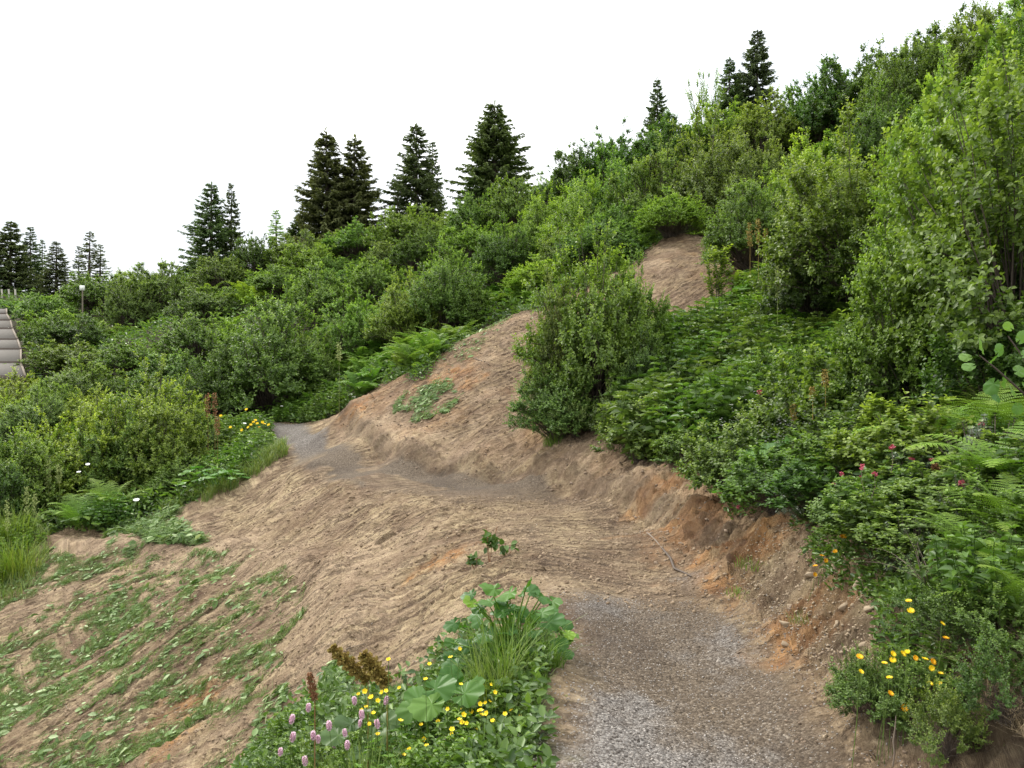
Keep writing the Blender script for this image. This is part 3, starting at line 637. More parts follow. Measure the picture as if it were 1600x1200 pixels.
def butterbur(seed, n, Rr, H, size):
    g = np.random.default_rng(seed); F = MB()
    for i in range(n):
        a = i*2.4+g.normal(0, .2); r = Rr*math.sqrt((i+.5)/n); h = H*(1-.45*(r/Rr)**2)*g.uniform(.7, 1.1)
        e = np.array([r*math.cos(a), r*math.sin(a), h]); tube(F, np.array([[e[0]*.3, e[1]*.3, 0], e*[.7, .7, .6], e]), .006, 4, .6, .5)
        bigleaf(F, e, [math.cos(a), math.sin(a), -.1], [math.cos(a)*.25+g.normal(0, .2), math.sin(a)*.25+g.normal(0, .2), 1], size*g.uniform(.65, 1.1), g, a=g.uniform(.2, .8), b=g.uniform(0, .25), nth=22, nr=4)
    return F.mesh('broad_leaf_plant', [M_big], True)
BUR = [butterbur(700, 16, .5, .5, .20), butterbur(701, 13, .45, .4, .17)]
# ------------------------------------------------------------------ grass
def grass(seed, n, H, Rr, w=.004, tipk=.2):
    g = np.random.default_rng(seed); F = MB()
    for i in range(n):
        r = Rr*math.sqrt(g.random()); a = g.uniform(0, 6.28); b0 = np.array([r*math.cos(a), r*math.sin(a), -.02]); h = H*g.uniform(.5, 1.15); lean = g.uniform(.15, .8)*h
        az = a+g.normal(0, .9); d = np.array([math.cos(az), math.sin(az), 0]); tt = np.linspace(0, 1, 5)[:, None]
        pts = b0+d*lean*tt**2+np.array([0, 0, 1])*h*(tt-.28*tt**3*lean/h)
        ribbon(F, pts, w*np.array([1, 1, .85, .6, .1]), np.array([-d[1], d[0], .1]), g.uniform(.1, .9), tipk*g.random())
    return F.mesh('grass_blades', [M_grass])
GRASS = [grass(800, 130, .5, .18), grass(801, 110, .38, .2), grass(802, 160, .62, .16)]
TUFT = [grass(810, 90, .16, .2, .003), grass(811, 90, .12, .22, .003)]
# ------------------------------------------------------------------ spruces
def spruce(seed, H, Rr, double=False, dens=1.0, lop=.3):
    g = np.random.default_rng(seed); T = MB(); F = MB()
    axes = [(np.zeros(3), H, Rr)] if not double else [(np.array([-.35, 0, 0]), H, Rr*.9), (np.array([.55, .15, 0]), H*.955, Rr*.85)]
    for o_, h_, r_ in axes:
        bend = g.normal(0, .012, 2)
        ax = lambda z: o_*min(1, z/2)+np.array([bend[0]*z, bend[1]*z, z])
        tube(T, np.array([ax(z) for z in np.linspace(-.3, h_, 10)]), np.linspace(.15, .01, 10)*h_/7, 6, g.random())
        z = h_*.06; tw = 0; side_gain = g.uniform(0, 6.28)
        while z < h_*.99:
            f = z/h_; rad = r_*(1-f)**.86*(1+.10*math.sin(z*3+seed))
            nb = max(4, int((9 if f < .8 else 6)*dens*g.uniform(.75, 1.25)))
            for k in range(nb):
                tw += 2.4+g.normal(0, .3); a = tw
                L = rad*g.uniform(.55, 1.25)*(1+lop*.5*math.cos(a-side_gain))+.12
                if g.random() < .05: continue
                up = .55*(f-.35)-.15; d = np.array([math.cos(a), math.sin(a), up]); b0 = ax(z+g.uniform(-.05, .05))
                n = 6; s_ = np.linspace(0, 1, n)[:, None]
                pts = b0+d*L*s_+np.array([0, 0, 1])*L*(-.16*s_+.26*s_**3)
                tube(T, pts, np.linspace(.022, .004, n)*h_/7, 3, .4)
                m_ = int(16+L*42*dens); u = g.uniform(.12, 1, m_)**.7; P0 = np.stack([np.interp(u, s_[:, 0], pts[:, q]) for q in range(3)], 1)
                side = np.array([-math.sin(a), math.cos(a), 0]); sg = g.choice([-1, 1], m_)
                dd = norm(d*.75+side*(sg*g.uniform(.3, 1.0, m_))[:, None]+np.array([0, 0, 1])*g.uniform(-.75, .12, m_)[:, None])
                ll = (.13+.15*(1-u)*min(1, L))*g.uniform(.6, 1.3, m_)*h_/7*1.15
                leaves(F, P0, dd, norm(np.array([0, 0, 1.])+g.normal(0, .5, (m_, 3))), ll, ll*.26, np.clip(g.normal(.4, .25, m_), 0, 1), np.clip(u**3*.6*g.random(m_), 0, 1), .1, .25)
            z += h_*.026*g.uniform(.6, 1.4)/dens**.3
        leaves(F, np.repeat(ax(h_*.93)[None], 10, 0)+g.normal(0, .03, (10, 3))+np.outer(g.uniform(0, .07*h_, 10), [0, 0, 1]), g.normal(0, .35, (10, 3))+[0, 0, 1], g.normal(size=(10, 3)), .22, .06, .5, .3)
    return T, F
SP = []
for s, (h_, r_, dbl, de) in enumerate([(7, 2.1, False, 1.25), (7, 1.75, True, 1.3), (7, 1.7, False, 1.05), (7, 1.5, False, .85), (7, 2.3, False, 1.3), (7, 1.25, False, .6)]):
    T_, F_ = spruce(900+s, h_, r_, dbl, de); SP.append((F_.mesh('crown_spruce', [M_spruce]), T_.mesh('trunk_spruce', [M_bark]), h_, r_*(1.15 if dbl else 1)))
# ================================================================== planting
def pix(x, y, z): return 800+x/y*FPX, 600-z/y*FPX
ORD = ['first', 'second', 'third', 'fourth', 'fifth', 'sixth', 'seventh', 'eighth', 'ninth', 'tenth', 'eleventh', 'twelfth', 'thirteenth', 'fourteenth', 'fifteenth', 'sixteenth', 'seventeenth', 'eighteenth', 'nineteenth', 'twentieth']
occupied = []
def clone_thing(name, x, y, z, rz, scale, pieces, tint=(1, 1, 1)):
    o = empty(name, (x, y, z), rz, scale)
    for nm, me in pieces:
        c = bpy.data.objects.new(nm, me); COL.objects.link(c); c.parent = o; c.color = (*tint, 1)
    return o
shrub_list = []
def put_shrub(u, vtop, wpx, t_, kind, tint=(1, 1, 1), label=None, sink=.0, name='alder_bush', cat='bush', group=None, parts=True):
    x = (u-800)/FPX*t_; y = t_; z0 = gz(x, y)-sink; zt = (600-vtop)/FPX*t_
    if t_ > 18: tint = tuple(c*1.16 for c in tint)
    if kind == 'near' and zt-z0 < 1.35: kind = 'small'; zt += .012*t_
    k = random.randrange(len(SH[kind])); F_, S_, H_, R_ = SH[kind][k]
    H = max(.3, zt-z0); sx = (wpx/2/FPX*t_)/R_; sy = max(sx, .6*H/H_)
    sx *= random.uniform(.97, 1.03); rz = random.uniform(0, 6.28)
    sxy = (sx+min(sy, sx*1.4))/2
    if t_ > 18 and kind in ('far', 'mid'): sxy = max(sxy, min(.80*H/H_, sx*1.9))
    o = clone_thing(name, x, y, z0, rz, (sxy, sxy, H/H_/1.02), [('foliage', F_), ('stems', S_)], tint)
    occupied.append((x, y, sxy*R_)); shrub_list.append((o, u, vtop, wpx, t_, tint, label, group))
    if label: tag(o, label, cat, group)
    else: o['category'] = cat
    return o
def tn(k, j=.09):
    base_ = {'dark': (.64, .72, .66), 'mid': (1, 1, 1), 'light': (1.25, 1.22, 1.0), 'yel': (1.5, 1.38, .9), 'blue': (.88, .97, 1.15), 'sil': (1.15, 1.15, 1.35)}[k]  # dark also puts shade into the leaf colour of right slope bushes
    return tuple(c*(1+random.uniform(-j, j)) for c in base_)
# ---- large individual bushes, near and middle distance
BIG = [
 (1600, 85, 430, 7.4, 'near', 'light', 'tall yellow-green alder filling the right edge above the ferns'),
 (1480, 165, 260, 9.5, 'near', 'light', 'alder bush just left of the tall right edge alder'),
 (1540, 330, 220, 8.4, 'near', 'dark', 'dark shaded alder below the tall right edge alder'),
 (1335, 210, 270, 13.5, 'mid', 'light', 'large round alder with lit top above the dark hollow at upper right'),
 (1430, 260, 230, 12.0, 'mid', 'dark', 'dark dense alder right of the large round alder'),
 (1270, 330, 170, 14.0, 'mid', 'dark', 'dark alder at the right side of the upper bare patch'),
 (1175, 285, 160, 19.5, 'mid', 'mid', 'alder with bare stems standing over the top of the bare soil scar'),
 (1120, 395, 70, 16.5, 'sapling', 'light', 'slim upright sapling in front of the upper bare patch'),
 (932, 378, 215, 13.6, 'mid', 'light', 'big alder bush leaning over the middle of the bare soil scar'),
 (872, 570, 135, 13.2, 'mid', 'sil', 'low sprawling alder at the foot of the big leaning bush'),
 (880, 430, 95, 13.9, 'mid', 'mid', 'left shoulder bush of the big leaning bush'),
 (990, 425, 110, 14.0, 'mid', 'mid', 'right shoulder bush of the big leaning bush'),
 (900, 610, 90, 12.9, 'willow', 'sil', 'straggly willow spilling over the scar under the leaning bush'),
 (965, 605, 90, 12.3, 'willow', 'dark', 'dark willow at the foot of the leaning bush'),
 (1005, 520, 100, 12.6, 'mid', 'dark', 'dark alder on the right flank of the big leaning bush'),
 (1560, 500, 200, 6.6, 'near', 'dark', 'dark alder in front of the stems of the right edge alder'),
 (1440, 368, 230, 8.0, 'near', 'light', 'alder with bright upright shoots in the middle of the right slope'),
 (1390, 480, 170, 8.3, 'near', 'dark', 'dark lower bush left of the bright shoot alder'),
 (1530, 440, 150, 7.6, 'near', 'mid', 'alder right of the bright shoot alder'),
 (1215, 545, 150, 10.0, 'willow', 'mid', 'low willow beside the white flowers on the right slope'),
 (1290, 560, 190, 8.6, 'near', 'mid', 'rounded bush in front of the dark lower bush on the right slope'),
 (1310, 640, 170, 7.3, 'near', 'dark', 'dark dwarf willow above the red flowered shrubs'),
 (1005, 640, 150, 11.2, 'near', 'sil', 'grey-green willow on the lip of the cut below the leaning bush'),
 (1080, 680, 120, 9.6, 'near', 'mid', 'small willow on the lip above the orange clay'),
 (1140, 675, 140, 8.1, 'near', 'sil', 'silvery willow on the lip where the cut bends'),
 (1215, 715, 170, 6.9, 'near', 'mid', 'bushy willow over the cut right of the bend'),
 (1285, 740, 170, 6.1, 'near', 'dark', 'dark willow over the cut with orange flowers in it'),
 (1420, 645, 230, 5.6, 'near', 'light', 'light green willow with red blossoms among its twigs'),
 (1500, 745, 230, 4.6, 'near', 'sil', 'silvery willow at the right above the stony cut'),
 (1415, 815, 210, 4.7, 'near', 'mid', 'green willow drooping over the stony cut'),
 (1330, 680, 180, 6.2, 'near', 'mid', 'mid green willow left of the red blossom willow'),
 (1455, 885, 210, 4.0, 'bare', 'mid', 'grey bare stemmed bush hanging over the stony cut at right'),
 (1590, 930, 150, 3.8, 'bare', 'dark', 'bare branched bush at the right edge beside the fern fronds'),
 (1400, 1045, 190, 3.55, 'willow', 'mid', 'leafy bush with yellow flowers at the bottom right of the path'),
 (1340, 1090, 90, 3.75, 'willow', 'dark', 'dark leaf clump touching the path edge at bottom right'),
 (1490, 1050, 170, 3.5, 'willow', 'dark', 'dark bush behind the yellow flowers at bottom right'),
 (1590, 700, 220, 4.6, 'near', 'mid', 'leafy alder at the right edge behind the round leaved branch'),
 (1350, 800, 150, 5.2, 'near', 'sil', 'pale leaved bush over the top of the stony cut'),
 (1590, 870, 190, 4.0, 'near', 'mid', 'leafy bush at the right edge under the arching ferns'),
 (1240, 640, 170, 8.8, 'near', 'mid', 'leafy bush behind the white flowers'),
 (1480, 1120, 140, 3.1, 'willow', 'mid', 'low leafy bush hiding the dark earth at the bottom right'),
 (1570, 1140, 150, 3.0, 'willow', 'dark', 'dark low bush at the very bottom right corner'),
 (1560, 1060, 190, 3.3, 'willow', 'mid', 'leafy bush in the lower right corner'),
 (1370, 1110, 110, 3.6, 'willow', 'mid', 'leafy clump under the yellow flowers beside the gravel'),
 # left side
 (245, 590, 150, 19.5, 'mid', 'light', 'tall leafy alder on the left flat with bright upright shoots'),
 (190, 640, 120, 19, 'mid', 'mid', 'alder left of the bright shoot alder on the left flat'),
 (300, 640, 90, 20.5, 'mid', 'mid', 'alder right of the bright shoot alder near the path corner'),
 (120, 650, 170, 19, 'mid', 'yel', 'broad yellow-green alder on the left flat'),
 (40, 665, 170, 18, 'mid', 'light', 'broad alder at the left edge of the left flat'),
 (-20, 690, 160, 17, 'mid', 'dark', 'dark alder cut by the left picture edge'),
 (60, 615, 110, 25, 'mid', 'sil', 'greyish alder behind the broad left edge alder'),
 (85, 592, 70, 27, 'far', 'mid', 'rounded bush below the timber steps'),
 (150, 610, 90, 25, 'mid', 'yel', 'pale bush behind the yellow-green alder'),
 (20, 612, 90, 26, 'far', 'yel', 'pale bush at the foot of the timber steps'),
 (425, 468, 200, 25.5, 'mid', 'mid', 'very large dome shaped alder behind the gravel corner'),
 (350, 530, 120, 25, 'mid', 'dark', 'dark alder on the left of the dome shaped alder'),
 (480, 520, 90, 26, 'mid', 'mid', 'alder on the right shoulder of the dome shaped alder'),
 (275, 545, 120, 30, 'far', 'blue', 'bluish bush above the tall left flat alder'),
 (210, 530, 110, 33, 'far', 'mid', 'round bush in the middle of the left hillside'),
 (110, 530, 120, 33, 'far', 'mid', 'wide bush right of the timber steps'),
 (48, 505, 36, 38, 'far', 'blue', 'small round bush touching the timber steps'),
 (72, 458, 90, 43, 'far', 'mid', 'bush at the top of the timber steps'),
 (150, 425, 110, 46, 'far', 'mid', 'bush behind the small white sign'),
 (245, 405, 110, 44, 'far', 'mid', 'big round bush on the skyline left of the slender paired spruces'),
 (205, 432, 60, 42, 'far', 'blue', 'small bush on the left of the big skyline bush'),
 (695, 388, 130, 27, 'mid', 'mid', 'tall upright alder in the centre of the hillside'),
 (640, 435, 110, 27, 'mid', 'light', 'alder left of the tall central alder'),
 (730, 440, 70, 27, 'mid', 'mid', 'slim alder right of the tall central alder'),
 (560, 465, 120, 28, 'mid', 'light', 'light alder above the big fern bank'),
 (500, 410, 120, 33, 'far', 'mid', 'round alder half way up the slope left of centre'),
 (585, 400, 100, 34, 'far', 'light', 'pale alder half way up below the big dark spruce'),
 (655, 355, 90, 37, 'far', 'dark', 'dark alder below the middle spruce'),
 (635, 318, 110, 41, 'far', 'light', 'bright alder on the crest at the foot of the middle spruce'),
 (560, 350, 120, 43, 'far', 'mid', 'alder on the crest at the foot of the big dark spruce'),
 (470, 360, 100, 45, 'far', 'mid', 'alder on the crest left of the big dark spruce'),
 (400, 362, 70, 46, 'far', 'dark', 'leafy bush on the crest right of the slender paired spruces'),
 (345, 395, 100, 44, 'far', 'mid', 'bush at the foot of the slender paired spruces'),
 (740, 300, 90, 40, 'far', 'mid', 'alder on the crest left of the broad spruce'),
 (805, 275, 100, 39, 'far', 'mid', 'round alder on the crest below the broad spruce'),
 (745, 345, 110, 36, 'far', 'light', 'pale alder under the crest below the broad spruce'),
 (790, 350, 110, 31, 'mid', 'dark', 'dark alder above the upper fern patch'),
 (850, 300, 110, 33, 'mid', 'light', 'light alder right of the crest dip'),
 (905, 290, 120, 30, 'mid', 'light', 'bright alder above the leaning bush'),
 (975, 315, 120, 27.5, 'mid', 'dark', 'dark alder at the left rim of the upper bare patch'),
 (890, 360, 120, 28.5, 'mid', 'mid', 'alder just above the leaning bush'),
 (905, 222, 90, 38, 'far', 'dark', 'dark bush on the crest right of the broad spruce'),
 (870, 262, 60, 39, 'far', 'blue', 'small bush on the crest beside the broad spruce'),
 (960, 205, 110, 37, 'far', 'dark', 'dark round alder on the crest below the little spruce'),
 (1040, 180, 130, 36, 'far', 'dark', 'wide dark alder on the crest at the foot of the little spruce'),
 (1120, 160, 120, 36, 'far', 'light', 'alder on the crest at the foot of the paired dark spruces'),
 (1195, 150, 130, 35, 'far', 'light', 'broad alder on the crest right of the paired dark spruces'),
 (950, 250, 120, 32, 'mid', 'mid', 'alder under the dark crest bushes'),
 (1025, 245, 120, 30, 'mid', 'mid', 'alder under the wide dark crest alder'),
 (1110, 195, 170, 29, 'mid', 'mid', 'large alder under the paired dark spruces'),
 (1050, 300, 120, 25, 'mid', 'light', 'alder over the left rim of the upper bare patch'),
 (1200, 215, 120, 27, 'mid', 'mid', 'alder left of the high fern slope'),
 (1290, 98, 70, 34, 'far', 'dark', 'tall dark bush on the crest left of the twin bushes'),
 (1350, 75, 80, 33, 'far', 'dark', 'tall bush on the crest with ragged top'),
 (1260, 135, 70, 35, 'far', 'mid', 'small bush on the crest at the right saddle'),
 (1420, 60, 130, 30, 'mid', 'mid', 'large alder high on the right skyline'),
 (1480, 30, 110, 31, 'far', 'dark', 'dark bush peeping over the high right skyline'),
 (1540, 5, 150, 28, 'mid', 'mid', 'large alder at the top of the high right skyline'),
 (1610, -10, 140, 26, 'mid', 'light', 'alder in the top right corner'),
 (1490, 110, 170, 22, 'mid', 'light', 'light alder below the high right skyline'),
 (1590, 90, 160, 20, 'mid', 'light', 'alder behind the tall right edge alder'),
 (1380, 150, 130, 25, 'mid', 'dark', 'dark alder above the large round alder'),
 (1270, 225, 130, 21, 'mid', 'yel', 'yellow-green bush below the high fern slope'),
 (1190, 290, 90, 21, 'mid', 'mid', 'small alder right of the bare stem alder'),
]
for u, vt, wp, t_, kd, tint, lb in BIG:
    nm = {'willow': 'willow_bush', 'sapling': 'sapling', 'bare': 'bare_bush'}.get(kd, 'alder_bush')
    put_shrub(u, vt, wp, t_, kd, tn(tint), lb, name=nm, cat={'sapling': 'sapling'}.get(kd, 'bush'))
RH = [(1360, 760, 150, 5.6, 'dark rhododendron with red blossoms above the stony cut'), (1440, 740, 150, 5.3, 'rhododendron right of the red blossom willow'), (1545, 660, 150, 5.0, 'rhododendron under the round leaved branch'),
      (1270, 830, 110, 6.2, 'low rhododendron by the orange flowers on the lip'), (1590, 760, 130, 4.3, 'rhododendron at the right edge between the ferns'), (1430, 930, 110, 4.4, 'rhododendron sprig clump low on the stony cut'), (1530, 880, 120, 4.2, 'rhododendron behind the bare stemmed bush')]
for u, vt, wp, t_, lb in RH: 
    o = put_shrub(u, vt, wp, t_, 'rhodo', tn('mid'), lb, name='rhododendron')
    for k in range({0: 4, 1: 3, 2: 2}.get(RH.index((u, vt, wp, t_, lb)), 0)):
        F = MB(); g = np.random.default_rng(k*7+u)
        c = np.array([g.uniform(-.5, .1)*.6, -.5*g.uniform(.3, .9), .75*g.uniform(.75, 1.0)]); c = np.array(Matrix.Rotation(-o.rotation_euler.z, 3, 'Z') @ Vector(c))
        for q in range(9):
            d = norm(g.normal(size=3)+[0, 0, .6]); leaves(F, c+d[None]*.012+g.normal(0, .004, (4, 3)), d[None]+g.normal(0, .5, (4, 3)), g.normal(size=(4, 3)), .028, .018)
        F.obj('flower_cluster', M_red, o)
# ---- filler bushes over the hillside
g_ = random.Random(11)
def soil_at(x, y):
    i = int(np.clip(np.searchsorted(GX, x)-1, 0, len(GX)-2)); j = int(np.clip(np.searchsorted(GY, y)-1, 0, len(GY)-2)); return m_soil[j, i], float(DST[j, i]), float(m_path[j, i])
soil_dist = lambda x, y: float(polydist(SOIL, np.array([x]), np.array([y]))[0])
FERNZONE = [(wp_, r) for wp_, r in [((560, 590), 2.2), ((690, 540), 2.0), ((800, 440), 2.3), ((1310, 195), 4.5), ((300, 480), 4.0), ((200, 500), 3.5), ((380, 450), 3.5), ((1400, 640), .1), ((330, 440), 4)]]
FERNW = [(hit(*p_), r) for p_, r in FERNZONE]
def in_fern(x, y): return any(math.hypot(x-c[0], y-c[1]) < r for c, r in FERNW)
STEPW = [hit(-60, 500), hit(28, 490), hit(52, 590), hit(-60, 590)]
SKY = [(-100, 468), (0, 462), (60, 455), (100, 450), (200, 415), (300, 408), (400, 375), (450, 370), (600, 330), (700, 300), (850, 272), (950, 212), (1040, 175), (1250, 155), (1300, 120), (1400, 75), (1500, 35), (1600, -5), (1800, -90)]
def sky_v(u): return float(np.interp(u, [a for a, b_ in SKY], [b_ for a, b_ in SKY]))
fill = []
tries = 0
while len(fill) < 185 and tries < 9000:
    tries += 1
    t_ = g_.uniform(14, 62); u = g_.uniform(-120, 1700); x = (u-800)/FPX*t_; y = t_
    if g_.random() > (t_/45)**1.0: continue
    if soil_dist(x, y) > -1.0 or in_fern(x, y): continue
    if float(polydist(STEPW, np.array([x]), np.array([y]))[0]) > -1.2: continue
    r = g_.uniform(.8, 1.7)
    if any(math.hypot(x-a, y-b_) < (r+c)*.60 for a, b_, c in occupied): continue
    z0 = gz(x, y); H = r*g_.uniform(.8, 1.25)
    vt = 600-(z0+H)/t_*FPX
    if vt < sky_v(u)+8:
        H = (600-sky_v(u)-8)/FPX*t_-z0; vt = sky_v(u)+8
        if H < .7: continue
    if u < 420 and H > 1.4: H = 1.4
    if x < -8 and y < 24: continue
    occupied.append((x, y, r)); fill.append((u, vt, r*2/t_*FPX, t_))
LM = [('the timber steps', 20, 530), ('the small white sign', 128, 455), ('the slender paired spruces', 335, 370), ('the big dark spruce', 520, 330), ('the middle spruce', 650, 310), ('the broad spruce', 770, 290), ('the dome shaped alder', 425, 560),
      ('the gravel corner', 440, 690), ('the tall central alder', 695, 450), ('the big leaning bush', 930, 400), ('the little skyline spruce', 1027, 180), ('the paired dark spruces', 1170, 150), ('the upper bare patch', 1080, 400), ('the high fern slope', 1310, 200), ('the large round alder', 1335, 300), ('the high right skyline', 1480, 110), ('the left flat', 130, 700), ('the white flower sprays', 1200, 700), ('the bright shoot alder', 1440, 500), ('the orange clay', 1110, 800), ('the stony cut', 1400, 950), ('the slim sapling', 1120, 500), ('the red blossoms', 1370, 740)]
def near_lm(u, v):
    k = min(range(len(LM)), key=lambda i: math.hypot(LM[i][1]-u, LM[i][2]-v)); n_, a, b_ = LM[k]; dx, dy = u-a, v-b_
    rel = ('left of' if dx < 0 else 'right of') if abs(dx) > abs(dy) else ('above' if dy < 0 else 'below')
    return rel, n_
def ordinal_labels(items, noun, plural):
    ROW = ['top', 'second', 'third', 'fourth', 'fifth', 'sixth', 'seventh', 'eighth']
    """items: (object, u, v); label each by its order from the left among its neighbours round a landmark"""
    cells = {}
    for o, u, v in items: cells.setdefault(near_lm(u, v), []).append((u, o, v))
    for (rel, lm), l in cells.items():
        l.sort(key=lambda q: q[2]); nr = max(1, math.ceil(len(l)/9)); per = math.ceil(len(l)/nr)
        for r_ in range(nr):
            row = sorted(l[r_*per:(r_+1)*per], key=lambda q: q[0]); n = len(row)
            for i, (u, o, v) in enumerate(row):
                rw = '' if nr == 1 else ', %s row' % (ROW[min(r_, 7)])
                o['label'] = ('the only %s %s %s%s' % (noun, rel, lm, rw)) if n == 1 else '%s from the left of the %s %s %s%s' % (ORD[i], plural, rel, lm, rw)
fo = []
for u, vt, wp, t_ in fill:
    kd = 'mid' if t_ < 30 else 'far'
    o = put_shrub(u, vt, wp, t_, kd, tn(g_.choice(['mid', 'mid', 'dark', 'light', 'blue', 'yel'])), None, group='smaller alder bushes filling the hillside')
    o['group'] = 'smaller alder bushes filling the hillside'; fo.append((o, u, vt))
ordinal_labels(fo, 'small alder', 'small alders')
# ---- ferns
def put_simple(name, me, u=None, v=None, xy=None, s=1.0, tint=(1, 1, 1), rz=None, sink=0.0, sz=None):
    if xy is None: x, y, z = at(u, v)
    else: x, y = xy; z = gz(x, y)
    o = bpy.data.objects.new(name, me); COL.objects.link(o); o.location = (x, y, z-sink); o.rotation_euler = (random.uniform(-.1, .1), random.uniform(-.1, .1), random.uniform(0, 6.28) if rz is None else rz)
    o.scale = (s, s, sz or s); o.color = (*tint, 1); return o
fern_items = []
def scatter(poly_px, n, fn, mind, inside_soil=False, maxtry=4000, seed=1, tr=None):
    """fn(x, y) at up to n spots at least mind metres apart inside the patch whose corners are seen at poly_px"""
    W_ = np.array(wpoly(poly_px)); g = random.Random(seed); pts = []; k = 0
    lo = W_.min(0); hi = W_.max(0)
    while len(pts) < n and k < maxtry:
        k += 1; x = g.uniform(lo[0], hi[0]); y = g.uniform(lo[1], hi[1])
        if float(polydist(W_, np.array([x]), np.array([y]))[0]) < 0: continue
        if not inside_soil and soil_dist(x, y) > -.05: continue
        if any((x-a)**2+(y-b_)**2 < mind*mind for a, b_ in pts): continue
        pts.append((x, y))
    for q in pts: fn(*q)
    return pts
def fern_at(x, y, smin=.7, smax=1.15, tint='mid'):
    o = put_simple('fern', random.choice(FERN), xy=(x, y), s=random.uniform(smin, smax), tint=tn(tint, .12)); o['category'] = 'fern'
    z = o.location.z+.5; fern_items.append((o, *pix(x, y, z)))
scatter([(450, 650), (540, 520), (700, 480), (740, 530), (640, 590), (530, 635)], 48, lambda x, y: fern_at(x, y, .8, 1.2), .55, seed=2)
scatter([(740, 470), (780, 400), (860, 390), (850, 470), (790, 490)], 22, lambda x, y: fern_at(x, y, .8, 1.2), .7, seed=3)
scatter([(1210, 240), (1240, 180), (1370, 150), (1400, 220), (1300, 260)], 55, lambda x, y: fern_at(x, y, 1.0, 1.5, 'yel'), .8, seed=4)
scatter([(130, 540), (130, 470), (290, 440), (400, 420), (500, 430), (380, 520), (280, 560)], 75, lambda x, y: fern_at(x, y, 1.1, 1.7, 'yel'), 1.0, seed=5)
scatter([(180, 790), (170, 720), (270, 690), (300, 720), (260, 770)], 12, lambda x, y: fern_at(x, y, .9, 1.25, 'mid'), .55, seed=6)
scatter([(1100, 500), (1130, 430), (1240, 430), (1250, 500)], 12, lambda x, y: fern_at(x, y, .6, .9, 'light'), .5, seed=7)
scatter([(980, 600), (1020, 530), (1100, 540), (1060, 640)], 7, lambda x, y: fern_at(x, y, .6, .85, 'mid'), .5, seed=8)
scatter([(1240, 520), (1270, 450), (1400, 470), (1380, 560)], 12, lambda x, y: fern_at(x, y, .5, .8, 'mid'), .5, seed=9)
for o, u, v in fern_items: o['group'] = 'ferns on the slopes'
ordinal_labels(fern_items, 'fern', 'ferns')
NF = [(1560, 700, 5.4, .75, 'fern under the round leaved branch at the right edge'), (1470, 760, 5.6, .62, 'fern with upright fronds right of the bright shoot alder'), (1585, 800, 4.4, .7, 'fern with long arching fronds at the right edge'),
      (1580, 900, 3.9, .55, 'fern low at the right edge above the yellow flowers'), (1540, 980, 3.7, .5, 'fern spreading over the yellow flowers at lower right'), (1500, 680, 6.3, .62, 'pale fern on the slope behind the red blossoms'), (1560, 640, 6.4, .7, 'fern behind the round leaved branch'),
      (1590, 1060, 3.3, .4, 'fern in the lower right corner'), (1300, 730, 7.2, .5, 'fern among the willows above the orange flowers'), (1420, 720, 6.6, .55, 'fern left of the pale fern behind the red blossoms'),
      (120, 815, 16.6, 1.1, 'bright fern at the left of the bare shelf'), (175, 800, 17.2, 1.0, 'bright fern just right of the shelf fern'), (330, 1195, 5.4, .28, 'small fern tip at the bottom left of the flowers')]
for u, v, t_, s, lb in NF:
    x = (u-800)/FPX*t_; o = empty('fern', (x, t_, gz(x, t_)), random.uniform(0, 6.28), s); tag(o, lb, 'fern', 'close ferns with large fronds'); n = 10; tint = tn('light')
    for i in range(n):
        c = bpy.data.objects.new('frond', random.choice(FROND)); COL.objects.link(c); c.parent = o
        c.rotation_euler = (random.uniform(-.15, .15), random.uniform(-.3, .12), i/n*6.283+random.uniform(-.25, .25)); sc_ = random.uniform(.75, 1.2); c.scale = (sc_,)*3; c.color = (*tint, 1)
# ---- herbs
herb_items = []
def herb_at(x, y, kinds, s0, s1, tint='mid', name='leafy_herb'):
    o = put_simple(name, random.choice(kinds), xy=(x, y), s=random.uniform(s0, s1), tint=tn(tint, .1)); o['category'] = 'leafy plant'
    herb_items.append((o, *pix(x, y, o.location.z+.3)))
scatter([(960, 700), (1000, 600), (1060, 540), (1200, 560), (1260, 640), (1200, 700), (1060, 720)], 46, lambda x, y: herb_at(x, y, HERB[:2], 1.0, 1.45), .42, seed=20)
scatter([(1130, 520), (1150, 380), (1240, 370), (1320, 480), (1280, 560)], 26, lambda x, y: herb_at(x, y, HERB, .8, 1.1, 'light'), .5, seed=21)
scatter([(1230, 700), (1280, 560), (1420, 600), (1380, 720)], 20, lambda x, y: herb_at(x, y, HERB[:2], .8, 1.1), .40, seed=22)
scatter([(1100, 800), (1050, 720), (1200, 690), (1330, 740), (1400, 860), (1230, 870)], 14, lambda x, y: herb_at(x, y, HERB[1:], .45, .75), .34, seed=23)
scatter([(1400, 870), (1400, 760), (1600, 700), (1650, 1000), (1500, 1000)], 10, lambda x, y: herb_at(x, y, HERB[1:], .4, .65), .28, seed=24)
scatter([(290, 720), (300, 660), (400, 660), (430, 705), (380, 735)], 22, lambda x, y: herb_at(x, y, HERB, .7, 1.0, 'light'), .42, seed=25)
scatter([(60, 830), (80, 770), (200, 770), (260, 790), (180, 830)], 16, lambda x, y: herb_at(x, y, HERB, .6, .95), .5, seed=26)
scatter([(430, 665), (450, 640), (530, 620), (560, 610), (510, 655)], 12, lambda x, y: herb_at(x, y, LOW+HERB[2:], .8, 1.2, 'light'), .45, seed=27)
scatter([(-60, 960), (-60, 850), (60, 830), (60, 870)], 16, lambda x, y: herb_at(x, y, HERB[1:], .6, .9, 'yel'), .45, True, seed=28)
for o, u, v in herb_items: o['group'] = 'leafy herbs under the bushes'
ordinal_labels(herb_items, 'herb clump', 'herb clumps')
